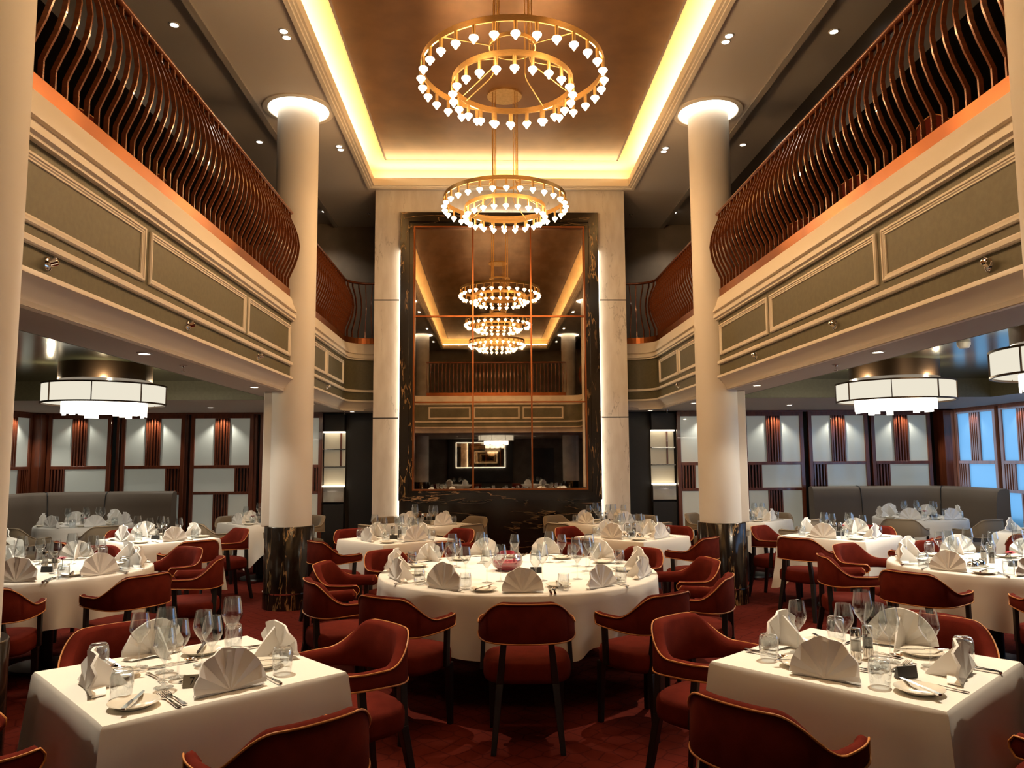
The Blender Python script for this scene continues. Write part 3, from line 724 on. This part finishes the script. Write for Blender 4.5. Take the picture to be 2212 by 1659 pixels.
# ------------------------------------------------------------------ tableware
def lathe_mesh(name, prof, mt, n=24, sm=50, closed=False):
    me = MB().lathe(prof, n, closed=closed).mesh(name, sm); me.materials.append(mt); return me
def wine_prof(h, r):
    k = h/.235
    out = [(0,0),(.036,0),(.036,.0015),(.012,.005),(.005,.012),(.0044,.03),(.0042,.085*k),(.006,.100*k),(.013,.112*k),(r*.75,.138*k),(r*.97,.160*k),(r,.168*k),(r*.97,.176*k),(r*.76,h)]
    inn = [(r*.76-.0012,h),(r*.97-.0013,.1765*k),(r-.0014,.168*k),(r*.97-.0014,.1595*k),(r*.75-.0014,.138*k),(.012,.1145*k),(.004,.106*k),(0,.105*k)]
    return out+inn
WINE = [lathe_mesh('wine_glass', wine_prof(.222,.041), M['glass']), lathe_mesh('wine_glass', wine_prof(.252,.045), M['glass'])]
TUMB = lathe_mesh('tumbler', [(0,0),(.030,.001),(.036,.008),(.040,.03),(.0405,.055),(.0375,.085),(.0345,.105),(.0333,.105),(.0363,.085),(.039,.055),(.0385,.032),(.034,.018),(.024,.014),(0,.013)], M['tumbler'])
PLATE = lathe_mesh('bread_plate', [(0,.004),(.045,.004),(.050,0),(.054,.003),(.074,.013),(.0845,.0175),(.0855,.0185),(.0845,.0195),(.074,.0160),(.054,.0070),(0,.0062)], M['plate'], 40)
def outline_solid(pts, z0, z1, bend=None):
    b = MB().prism(pts, z0, z1)
    if bend: b.v = [(x,y,z+bend(y)) for x,y,z in b.v]
    return b
def mirror(pts): return pts+[(-x,y) for x,y in reversed(pts)]
def fork_mesh():
    b = MB(); bd = lambda y: .002+.004*smooth(.02,.1,y)*(1-smooth(.10,.17,y))+.006*smooth(.15,.2,y)
    hnd = [(.0075,0),(.0085,.012),(.0055,.05),(.003,.10),(.0028,.125),(.006,.138),(.011,.150)]
    P_ = mirror(hnd); 
    b.add([],[]); q = MB().prism(P_, 0, .0024); b.add(q.v, q.f)
    for k in range(4):
        c = -.0096+.0064*k
        q = MB().prism([(c-.0018,.148),(c+.0018,.148),(c+.0014,.198),(c-.0014,.198)], 0, .002); b.add(q.v, q.f)
    b.v = [(x,y-.1,z+bd(y)) for x,y,z in b.v]; return b
def knife_mesh():
    b = MB(); q = MB().prism(mirror([(.006,0),(.0085,.006),(.0085,.05),(.0065,.10)]), 0, .006); b.add(q.v, q.f)
    q = MB().prism([(.0055,.10),(.008,.12),(.009,.17),(.006,.205),(-.002,.222),(-.0055,.20),(-.0055,.10)], .002, .0036); b.add(q.v, q.f)
    b.v = [(x,y-.11,z+.001) for x,y,z in b.v]; return b
def spoon_mesh():
    b = MB(); bd = lambda y: .002+.004*smooth(.02,.1,y)*(1-smooth(.10,.14,y))
    q = MB().prism(mirror([(.0075,0),(.0085,.012),(.0055,.05),(.003,.10),(.0026,.142)]), 0, .0024); b.add(q.v, q.f)
    b.v = [(x,y,z+bd(y)) for x,y,z in b.v]
    rows = []
    for k in range(7):
        f = k/6
        rows.append([(f*.0185*math.cos(2*PI*i/18), .168+f*.028*math.sin(2*PI*i/18), .001+.008*f*f) for i in range(19)])
    for k in range(7):
        f = 1-k/6
        rows.append([(f*.0185*math.cos(2*PI*i/18), .168+f*.028*math.sin(2*PI*i/18), .0026+.008*f*f) for i in range(19)])
    b.sheet(rows); b.v = [(x,y-.1,z) for x,y,z in b.v]; return b
CUT = {}
for k, fn in (('fork',fork_mesh),('knife',knife_mesh),('spoon',spoon_mesh)):
    me = fn().mesh(k, 40); me.materials.append(M['chrome']); CUT[k] = me
def napkin_meshes(seed):
    rnd = random.Random(seed)
    n = 5; Rr = .128+rnd.uniform(-.006,.008); rows = []
    # pleated semicircle: radial zigzag, leaning a little
    nr = 7
    for j in range(nr+1):
        f = j/nr; row = []
        for k in range(4*n+1):
            u = k/(4*n); a = R(4)+(PI-R(8))*u
            tr = (u*n+.25) % 1; zz = 4*abs(tr-.5)-1; amp = .0105*f*(1-.15*f)
            sc = 1+.014*zz*f+rnd.uniform(-.004,.004)*f
            r = Rr*f*sc*(1+.06*math.sin(a)*f)
            wob = .005*math.sin(a*2+seed)*f
            row.append((r*math.cos(a)*1.08, amp*zz+.03*f*math.sin(a)-.012*f*f+wob, .004+r*math.sin(a)*1.16))
        rows.append(row)
    fan = MB().sheet(rows)
    b2 = [[(x, y+.004+.006*(j/nr), z) for x, y, z in row] for j, row in enumerate(rows)]
    nv = len(rows[0]); q = MB().sheet(b2); q.f = [tuple(reversed(f)) for f in q.f]; fan.add(q.v, q.f)
    # close the rim
    A, B = rows[-1], b2[-1]; fan.sheet([B, A])
    # folded tail standing behind the fan, touching the cloth with its tip
    h = Rr*1.1
    tail = MB()
    L = .135
    pr = []
    for f in (0,.15,.4,.7,1.0):
        y = .012+L*f; top = h*(1-f)**.85+.006; wd = .011*(1-f)+.003
        pr.append([(-wd,y+.02*(1-f)*0,.001),(wd,y,.001),(wd*1.4,y,top*.4),(wd*.5,y,top),(-wd*.5,y,top),(-wd*1.4,y,top*.4)])
    tail.loft(pr)
    # flaps spreading along the cloth on either side of the foot
    for sx in (-1, 1):
        tail.add([(0,.0,.003),(sx*.135,-.004,.003),(sx*.120,.05,.005),(0,.07,.012),(0,.005,.010),(sx*.125,.004,.012)], [(0,1,2,3),(4,5,1,0),(4,3,2,5),(5,2,1)] if sx > 0 else [(3,2,1,0),(0,1,5,4),(5,2,3,4),(1,2,5)])
    a = fan.mesh('fan', 22); a.materials.append(M['napkin']); c = tail.mesh('folded_tail', 40); c.materials.append(M['napkin'])
    return a, c
NAP = [napkin_meshes(k) for k in range(5)]
TZ = .752
OBS = {}
def block(t, x, y, r, h=9): OBS.setdefault(t, []).append((x, y, r, h))
def clear(t, x, y, r): return all((x-a)**2+(y-b)**2 > (r+q)**2 for a, b, q, h in OBS.get(t, ()))
EXT = {}
def inside(t, x, y, r):
    cx, cy_, rz, w_, rr = EXT[t]
    if rr: return math.hypot(x-cx, y-cy_)+r < rr-.012
    c, s = math.cos(-rz), math.sin(-rz); a, b = c*(x-cx)-s*(y-cy_), s*(x-cx)+c*(y-cy_)
    return max(abs(a), abs(b))+r < w_/2-.012
def spot_for(t, x, y, r, reach=.40):
    """the free place on the cloth that lies closest to the wish"""
    for k in range(240):
        d = reach*k/240; a = k*2.4
        if clear(t, x+d*math.cos(a), y+d*math.sin(a), r) and inside(t, x+d*math.cos(a), y+d*math.sin(a), r):
            x += d*math.cos(a); y += d*math.sin(a); break
    block(t, x, y, r); return x, y
def put(me, name, x, y, rz, t, kind, z=TZ, tilt=0, rx=0):
    o = bpy.data.objects.new(name, me); COL.objects.link(o); o.location = (x,y,z); o.rotation_euler = (rx,tilt,rz)
    return reg(o, t, kind)
def napkin(x, y, rz, t):
    o = thing('napkin', None, None, (x,y,TZ), rz); a, c = random.choice(NAP)
    for n, me in (('fan',a),('folded_tail',c)):
        q = bpy.data.objects.new(n, me); COL.objects.link(q); q.parent = o
    s = random.uniform(.93,1.04); o.scale = (s,s,s)
    c_, s_ = math.cos(rz), math.sin(rz)
    for dx, dy, r in ((0,.01,.03),(-.06,.01,.03),(.06,.01,.03),(-.12,.01,.022),(.12,.01,.022),(0,.06,.025),(0,.10,.02),(0,.145,.014)): block(t, x+c_*dx*s-s_*dy*s, y+s_*dx*s+c_*dy*s, r)
    return reg(o, t, 'napkin')
def tumbler(x, y, t, upright=False):
    x, y = spot_for(t, x, y, .042)
    if upright: return put(TUMB, 'tumbler', x, y, 0, t, 'tumbler_up')
    return put(TUMB, 'tumbler', x, y, 0, t, 'tumbler', TZ+.1055, 0, PI)
def wine(x, y, t, big=0):
    x, y = spot_for(t, x, y, .048)
    return put(WINE[big], 'wine_glass', x, y, random.uniform(0,6), t, 'wine')

def lay(kind, x, y, rz, t):
    c, s = -math.sin(rz), math.cos(rz)
    for f in (-.09,-.045,0,.045,.09):
        if not clear(t, x+c*f, y+s*f, .009): return None
    for f in (-.09,-.06,-.03,0,.03,.06,.09): block(t, x+c*f, y+s*f, .0085)
    return put(CUT[kind], kind, x, y, rz, t, kind)
def seat_setting(t, cx, cy_, ang, edge, level, stage, gl=True, upright=False, jitter=.012):
    """ang: direction from the table centre to the diner; edge: distance to the table edge.
    local axes: n points to the centre, t to the diner's right hand"""
    d = Vector((math.cos(ang), math.sin(ang))); nn = -d; tt = Vector((nn.y, -nn.x)); m_ = Vector((cx,cy_))+d*edge
    def at(a, b):
        p = m_+tt*(a+random.uniform(-jitter,jitter))+nn*(b+random.uniform(-jitter,jitter)*.5); return p.x, p.y
    def atc(a, b):
        p = m_+tt*(a+random.uniform(-.002,.002))+nn*(b+random.uniform(-.008,.008)); return p.x, p.y
    rz = math.atan2(nn.y, nn.x)-PI/2
    k = 1.0 if not upright else .97
    if stage == 0:
        x, y = at(0,.075); napkin(x, y, rz+random.uniform(-.18,.18), t); return
    if level >= 1:
        x, y = spot_for(t, *at(-.305 if not upright else -.262,.150 if not upright else .172), .087); put(PLATE, 'bread_plate', x, y, 0, t, 'plate')
        if level >= 2:
            q = put(CUT['knife'], 'knife', x, y, rz+random.uniform(-.9,-.5), t, 'knife', TZ+.0205)
        x, y = at(.262*k,.165); tumbler(x, y, t, upright)
    if level >= 1:
        x, y = atc(-.178*k,.125); lay('fork', x, y, rz+random.uniform(-.03,.03), t)
        x, y = atc(.180*k,.125); lay('knife', x, y, rz+random.uniform(-.06,.06), t)
    if level >= 2:
        x, y = atc(-.202*k,.118); lay('fork', x, y, rz+random.uniform(-.05,.05), t)
        x, y = atc(.206*k,.125); lay('spoon', x, y, rz+random.uniform(-.05,.05), t)
    if level >= 3:
        x, y = atc(.0,.292); lay('spoon', x, y, rz+PI/2, t)
        x, y = atc(.01,.318); lay('fork', x, y, rz-PI/2, t)

# ------------------------------------------------------------------ tables and cloths
def sq_cloth(w_, drop, seed):
    rnd = random.Random(seed); h = w_/2; rc = .018; N = 26
    top = []; per = []
    def pt_at(u):          # u in 0..4 around the square
        k = int(u) % 4; f = u-int(u)
        c = [(-h,-h),(h,-h),(h,h),(-h,h)]; a = Vector(c[k]); b = Vector(c[(k+1) % 4]); return a.lerp(b, f), f, k
    rows = [[] for _ in range(9)]; n = 4*N
    ph = [rnd.uniform(0,6) for _ in range(8)]
    for i in range(n+1):
        u = 4*i/n; p, f, k = pt_at(u % 4); dc = min(f, 1-f)*w_         # distance to a corner along the side
        # corner rounding
        dirn = [(0,-1),(1,0),(0,1),(-1,0)][k]; on = Vector(dirn)
        cn = p.normalized()
        wgt = math.exp(-(dc/.085)**2)
        out = (on*(1-wgt)+cn*wgt).normalized()
        fold = math.exp(-((dc-.0)/.035)**2); pin = math.exp(-((dc-.10)/.05)**2)
        for j in range(9):
            q = j/8
            z = -drop*q*(1+.55*math.exp(-(dc/.16)**2))
            o = .004+.018*q+q*(.060*fold*(.5+.5*q)-.016*pin)+.010*q*math.sin(u*5.3+ph[k])*(.4+.6*q)
            if j == 0: o = -.012*1; z = .0
            if j == 1: z = -.014; o = .0
            rows[j].append((p.x+out.x*o, p.y+out.y*o, z))
    b = MB().sheet(rows)
    ring = rows[0][:-1]; b.v.append((0,0,.0)); c = len(b.v)-1
    for i in range(n): b.f.append((c, (i+1) % n if i+1 < n else n, i))
    b.f = [tuple(reversed(f)) if len(f) == 4 else f for f in b.f]
    return b
def rd_cloth(r, drop, folds, seed):
    rnd = random.Random(seed); rows = []; n = 180; ph = [rnd.uniform(0,6) for _ in range(6)]
    for j in range(11):
        q = j/10; row = []
        for i in range(n+1):
            a = 2*PI*i/n
            wv = math.sin(folds*a+1.4*math.sin(3*a+ph[0])+ph[1]); wv2 = math.sin(folds*.5*a+ph[2])
            o = .002+q*(.004+.032*wv*q**.5+.006*wv2); z = -drop*q*(1+.09*wv2)
            if j == 0: o, z = -.012, 0
            if j == 1: o, z = 0, -.012
            row.append(((r+o)*math.cos(a), (r+o)*math.sin(a), z))
        rows.append(row)
    b = MB().sheet(rows); b.v.append((0,0,0)); c = len(b.v)-1
    b.f = [tuple(reversed(f)) for f in b.f]
    for i in range(n): b.f.append((c, i, i+1))
    return b
def table(t, x, y, rz, w_=.90, rnd=0, drop=.36, folds=13):
    EXT[t] = (x, y, rz, w_, rnd)
    o = thing('dining_table', 'pedestal table hidden under the cloth of the '+TN[t], 'table', (x,y,0), rz)
    if rnd: MB().lathe([(0,.715),(rnd-.015,.715),(rnd-.008,.740),(0,.740)], 48).build('tabletop', M['wooddark'], o, 40)
    else: MB().box(-w_/2+.012,w_/2-.012,-w_/2+.012,w_/2-.012,.715,.740).build('tabletop', M['wooddark'], o)
    MB().lathe([(0,.04),(.05,.04),(.045,.715),(0,.715)], 20).build('pedestal', M['wooddark'], o, 40)
    MB().lathe([(0,0),(.26,0),(.25,.02),(.05,.045),(0,.045)], 28).build('base', M['wooddark'], o, 40)
    b = rd_cloth(rnd, drop, folds, hash(t) % 97 if 0 else sum(map(ord, t))) if rnd else sq_cloth(w_, drop, sum(map(ord, t)))
    c = b.build('tablecloth', M['linen'], None, 60, loc=(x,y,.7505), rot=(0,0,rz))
    tag(c, 'white linen cloth draped over the '+TN[t], 'tablecloth', None)
def chair(t, kind, x, y, ang):
    """ang: direction from the table to the chair"""
    o = CH[kind] if not CH_used[kind] else clone(CH[kind]); CH_used[kind] += 1
    o.location = (x,y,0); o.rotation_euler = (0,0,ang+PI/2)
    o['colour'] = 'dark red' if kind == 'red' else 'taupe'
    return reg(o, t, 'chair')
def sq_table(t, x, y, ang=R(43), w_=.90, kind='red', level=1, chairs=(0,1,2,3), wines=None, gap=.262, drop=.36, fl=True, mills=True, number=True, gaps=(0,0,0,0)):
    table(t, x, y, ang, w_, 0, drop)
    for k in range(4):
        a = ang-PI/2+k*PI/2         # 0: towards SE, 1: NE, 2: NW, 3: SW
        seat_setting(t, x, y, a, w_/2, level, 0)
        if k in chairs:
            kd = kind if isinstance(kind, str) else kind[k]
            ja = random.uniform(-.06,.06); d = w_/2+gap+gaps[k]+random.uniform(0,.015)
            chair(t, kd, x+d*math.cos(a), y+d*math.sin(a), a+ja)
    for k in range(4): seat_setting(t, x, y, ang-PI/2+k*PI/2, w_/2, level, 1)
    if wines is None:
        wines = [(r*math.cos(a), r*math.sin(a)) for r, a in ((.20,R(95)),(.16,R(150)),(.23,R(185)),(.20,R(25)),(.25,R(-15)),(.12,R(-60)))]
    for k, (dx, dy) in enumerate(wines): wine(x+dx, y+dy, t, 1 if k % 3 == 2 else 0)
    if mills: mill(x-.035, y+.03, t, 'salt'); mill(x+.035, y+.05, t, 'pepper')
    if number: plaque(x+.03, y-.06, t)
    if fl: gerbera(x+.06, y+.15, t)
def rd_table(t, x, y, r, n, a0, level, kind='red', chairs=None, gap=.278, folds=13, drop=.36, upright=False):
    table(t, x, y, 0, 0, r, drop, folds)
    for k in range(n):
        a = a0+2*PI*k/n
        seat_setting(t, x, y, a, r, level, 0)
        if chairs is None or k in chairs:
            d = r+gap+random.uniform(0,.012)
            chair(t, kind, x+d*math.cos(a), y+d*math.sin(a), a+random.uniform(-.05,.05))
    for k in range(n): seat_setting(t, x, y, a0+2*PI*k/n, r, level, 1, upright=upright)

def mill(x, y, t, kind):
    x, y = spot_for(t, x, y, .024)
    o = thing('%s_mill' % kind, 'glass %s mill with steel cap on the %s' % (kind, TN[t]), 'mill', (x,y,TZ))
    MB().lathe([(0,0),(.021,0),(.021,.045),(0,.045)], 20).build('steel_base', M['steel'], o, 40)
    MB().lathe([(0,.046),(.0195,.046),(.0195,.085),(0,.085)], 20).build('filling', M[kind], o, 40)
    MB().lathe([(.0195,.045),(.021,.045),(.021,.104),(.0195,.104)], 20, closed=True).build('glass_barrel', M['glass'], o, 40)
    MB().lathe([(0,.104),(.0215,.104),(.0215,.132),(.019,.136),(0,.137)], 20).build('cap', M['steel'], o, 40)
def plaque(x, y, t, rz=0, text=None):
    x, y = spot_for(t, x, y, .046)
    o = thing('number_plaque', ('smoked plaque reading 76 on the ' if text else 'small black number plaque on the ')+TN[t], 'number plaque', (x,y,TZ), rz)
    MB().add([(-.043,-.012,0),(.043,-.012,0),(.043,.016,0),(-.043,.016,0),(-.043,.004,.044),(.043,.004,.044),(.043,.010,.044),(-.043,.010,.044)],
             [(0,3,2,1),(4,5,6,7),(0,1,5,4),(1,2,6,5),(2,3,7,6),(3,0,4,7)]).build('wedge', M['card'] if text else M['black'], o, bev=.001)
    if text:
        c = bpy.data.curves.new('digits', 'FONT'); c.body = text; c.size = .040; c.extrude = .0004; c.align_x = 'CENTER'; c.align_y = 'CENTER'
        q0 = bpy.data.objects.new('digits_curve', c); COL.objects.link(q0); bpy.context.view_layer.update()
        me = bpy.data.meshes.new_from_object(q0.evaluated_get(bpy.context.evaluated_depsgraph_get())); bpy.data.objects.remove(q0); me.materials.clear(); me.materials.append(M['ink'])
        q = bpy.data.objects.new('digits', me); COL.objects.link(q); q.parent = o
        q.location = (.0,-.0046,.022); q.rotation_euler = (math.atan2(.044,.016),0,0)
def gerbera(x, y, t):
    x, y = spot_for(t, x, y, .055, .5)
    o = thing('gerbera', 'red gerbera in a small glass on the '+TN[t], 'flower', (x,y,TZ))
    MB().lathe([(0,0),(.022,0),(.028,.02),(.024,.045),(.0225,.045),(.026,.02),(.02,.004),(0,.004)], 16).build('glass_vase', M['glass'], o, 50)
    MB().tube([(0,0,.005),(.004,0,.05),(0,.004,.082)], .002, 6).build('stem', M['stem'], o)
    b = MB()
    for L, n, z, lift in ((.045,18,.080,.010),(.032,14,.085,.014)):
        for k in range(n):
            a = 2*PI*k/n+L*40; c, s = math.cos(a), math.sin(a)
            def q(r, w_, zz): return (c*r-s*w_, s*r+c*w_, z+zz)
            b.add([q(.004,0,0),q(L*.6,-.006,lift*.7),q(L,-.002,lift),q(L,.002,lift),q(L*.6,.006,lift*.7)], [(0,1,2,3,4)])
    b.build('petals', M['petal'], o)
    MB().lathe([(0,.094),(.008,.092),(.010,.084),(0,.08)], 12).build('flower_eye', M['ink'], o, 50)
def dome(x, y, t):
    x, y = spot_for(t, x, y, .06)
    o = thing('butter_dome', None, None, (x,y,TZ)); reg(o, t, 'dome')
    MB().lathe([(0,0),(.055,0),(.058,.005),(.05,.008),(0,.007)], 24).build('saucer', M['plate'], o, 40)
    MB().lathe([(.040,.008),(.040,.018),(.034,.036),(.018,.050),(.006,.054),(.007,.060),(0,.064)], 24).build('lid', M['chrome'], o, 50)

# ------------------------------------------------------------------ the tables
W1 = [(-.269,.064),(-.113,-.005),(-.013,-.083),(-.018,-.205),(-.003,.227),(.107,.16),(.214,.117)]
sq_table('T1', -1.22, 3.22, R(42.2), .915, 'red', 3, wines=W1[:0], fl=False, mills=False, number=False, gaps=(.04,-.0,0,.0))
for k, (dx, dy) in enumerate(W1): wine(-1.22+dx, 3.22+dy, 'T1', 1 if k in (1, 4) else 0)
plaque(-1.20, 3.12, 'T1', R(12), '76')
W2 = [(-.15,.182),(-.075,.139),(.007,.173),(.007,-.09),(.104,-.026),(.268,.044)]
sq_table('T2', 1.56, 3.23, R(41.5), .915, 'red', 3, wines=W2[:0], fl=False, mills=False, number=False, gaps=(0,0,0,.04))
for k, (dx, dy) in enumerate(W2): wine(1.56+dx, 3.23+dy, 'T2', 1 if k in (2, 3) else 0)
mill(1.56-.035, 3.23+.02, 'T2', 'salt'); mill(1.56+.035, 3.23+.04, 'T2', 'pepper'); plaque(1.605, 3.20, 'T2', R(190))
T3 = (.21, 5.92, 1.05)
block('T3', .13, 5.95, .155)
rd_table('T3', *T3, 11, R(-90), 2, upright=True, folds=22, drop=.38)
for k in range(11):
    a = R(-90)+2*PI*k/11
    for q, (da, r) in enumerate(((.17,.60),(.30,.52))): 
        if (k*2+q) % 7 != 3: wine(T3[0]+r*math.cos(a+da), T3[1]+r*math.sin(a+da), 'T3', (k+q) % 2)
o = thing('flower_bowl', 'clear glass bowl of red flowers in the middle of the big round table', 'bowl', (.13, 5.95, TZ)); o.scale = (.85,.85,.85)
MB().lathe([(0,0),(.06,0),(.125,.035),(.142,.075),(.125,.125),(.118,.150),(.115,.150),(.121,.125),(.138,.075),(.121,.038),(.06,.005),(0,.005)], 36).build('bowl', M['tumbler'], o, 50)
b = MB()
for k in range(26):
    a = 2*PI*k/26*3.1; r = .01+.08*((k*7) % 26)/26; c, s = math.cos(a), math.sin(a)
    p = (r*c, r*s, .055+.02*((k*5) % 7)/7)
    b.add([p,(p[0]+.04*c-.02*s,p[1]+.04*s+.02*c,p[2]+.02),(p[0]+.06*c,p[1]+.06*s,p[2]+.012),(p[0]+.04*c+.02*s,p[1]+.04*s-.02*c,p[2]+.02)], [(0,1,2,3)])
b.build('petals', M['petal'], o)
MB().lathe([(0,.008),(.06,.008),(.09,.012),(.128,.05),(.130,.078),(0,.086)], 24).build('red_gel', M['petal'], o, 40)
MB().lathe([(.05,.145),(.066,.148),(.062,.168),(.05,.168)], 20, closed=True).build('floating_candle', M['petal'], o, 40)
plaque(.34, 5.80, 'T3', R(180))

rd_table('T4', -3.50, 6.27, .75, 8, R(-78), 2, folds=15)
rd_table('T14', 3.97, 6.03, .75, 8, R(-102), 2, folds=15)
for t, x, y in (('T4',-3.50,6.27),('T14',3.97,6.03)):
    for k in range(10):
        a = 2*PI*k/10+.3; wine(x+(.30+.09*(k % 2))*math.cos(a), y+(.30+.09*(k % 2))*math.sin(a), t, (k+1) % 2)
    mill(x-.05, y+.02, t, 'salt'); mill(x+.02, y+.03, t, 'pepper'); gerbera(x+.12, y-.05, t); plaque(x+.07, y-.16, t, R(180))
for dx, dy in ((-.28,-.20),(-.18,-.13),(.22,-.26)): dome(3.97+dx, 6.03+dy, 'T14')
sq_table('T5', -3.64, 8.60, R(45), .95)
sq_table('T13', 3.79, 8.28, R(41), .94)
sq_table('T9', -1.02, 8.37, R(41), .90, fl=False)
sq_table('T12', 1.55, 8.42, R(45), .90, fl=False)
for dx, dy in ((-.10,-.20),(-.02,-.24)): dome(1.55+dx, 8.42+dy, 'T12')
W6 = [(.20*math.cos(a), .20*math.sin(a)) for a in (.2,1.2,2.0,3.2,4.1,5.3)]
sq_table('T10', -.86, 10.25, R(43), .88, 'taupe', 1, wines=W6)
sq_table('T11', 1.52, 10.25, R(43), .88, 'taupe', 1, wines=W6)
sq_table('T7', -3.16, 10.72, R(45), .84, 'taupe', 1, wines=W6[:4])
sq_table('T16', 3.57, 10.52, R(45), .84, 'taupe', 1, wines=W6[:4])
sq_table('T8', -5.78, 8.65, R(45), .92, {0:'taupe',1:'taupe',2:'taupe',3:'taupe'}, 1, (0,3), W6[:3], number=False)
sq_table('T17', 6.22, 8.42, R(45), .92, 'red', 1, (0,3), W6[:4], number=False)
for t, x, y, a0, ch in (('T6',-5.50,10.62,R(-109),(0,1)),('T15',6.0,10.62,R(-131),(0,1))):
    rd_table(t, x, y, .60, 6, a0, 1, 'taupe', ch, folds=13)
    for dx, dy in W6: wine(x+dx*1.1, y+dy*1.1, t, 0)
    mill(x-.04, y+.02, t, 'salt'); mill(x+.03, y+.03, t, 'pepper'); gerbera(x+.05, y-.05, t); plaque(x+.13, y-.1, t)
sq_table('T20', -1.1, -3.0, R(43), .90, 'red', 0, (1,2), W6, fl=False, mills=False, number=False)
sq_table('T21', 1.5, -3.0, R(43), .90, 'red', 0, (1,2), W6, fl=False, mills=False, number=False)

# gallery chairs glimpsed through the balusters
for s in (-1, 1):
    side = 'grey-screen' if s < 0 else 'blue-window'
    for k, y in enumerate((4.3,5.6,6.9,8.2)):
        c = clone(CH['red']); c.location = (X(s*3.45), y, 3.40); c.rotation_euler = (0,0,-s*PI/2+.3*(k-1.5)); 
        tag(c, '%s dark red gallery chair from the front behind the %s railing' % (ORD[k], side), 'chair', None)

# entrance end, seen only in the mirror
o = thing('lit_frame', 'white lit frame on the dark wall at the entrance end, seen in the mirror', 'wall frame', (-.35,-5.9,1.75))
MB().box(-1.2,1.2,-.12,-.02,-1.0,.75).build('dark_panel', M['darkwall'], o)
MB().box(-.9,.9,-.02,.01,-.45,.45).build('mirror_panel', M['mirror'], o)
MB().box(-.92,.92,.01,.03,.45,.47).box(-.92,.92,.01,.03,-.47,-.45).box(-.92,-.90,.01,.03,-.45,.45).box(.90,.92,.01,.03,-.45,.45).build('light_strip', M['ledshelf'], o)
slab('door_1', M['wooddark'], 'dark door at the entrance end seen in the mirror', 'door', (1.6,2.4,-6.1,-6.05,0,2.0))
drum(.2, -2.2, 'drum lamp over the entrance end, seen only in the mirror', False)

for x in (-1.1, 1.5): downlight(x, -3.0, ZS, 'small downlight over the %s at the entrance end' % ('lit frame table' if x < 0 else 'door table'), 40, 75)
# ------------------------------------------------------------------ labels of everything laid on or round the tables
bpy.context.view_layer.update()
for (t, kind), obs in REG.items():
    desc, cat = DESC[kind]
    obs.sort(key=lambda o: -(o.matrix_world.translation.x))
    for k, o in enumerate(obs):
        d = desc % o['colour'] if kind == 'chair' else desc
        if kind == 'chair': del o['colour']
        pre = 'at' if kind == 'chair' else 'on'
        lab = '%s, %s from blue windows, %s %s' % (d, ORD[k], pre, TN[t]) if len(obs) > 1 else '%s %s the %s' % (d, pre, TN[t])
        tag(o, lab, cat, '%ss %s the %s' % (cat, pre, TN[t]))
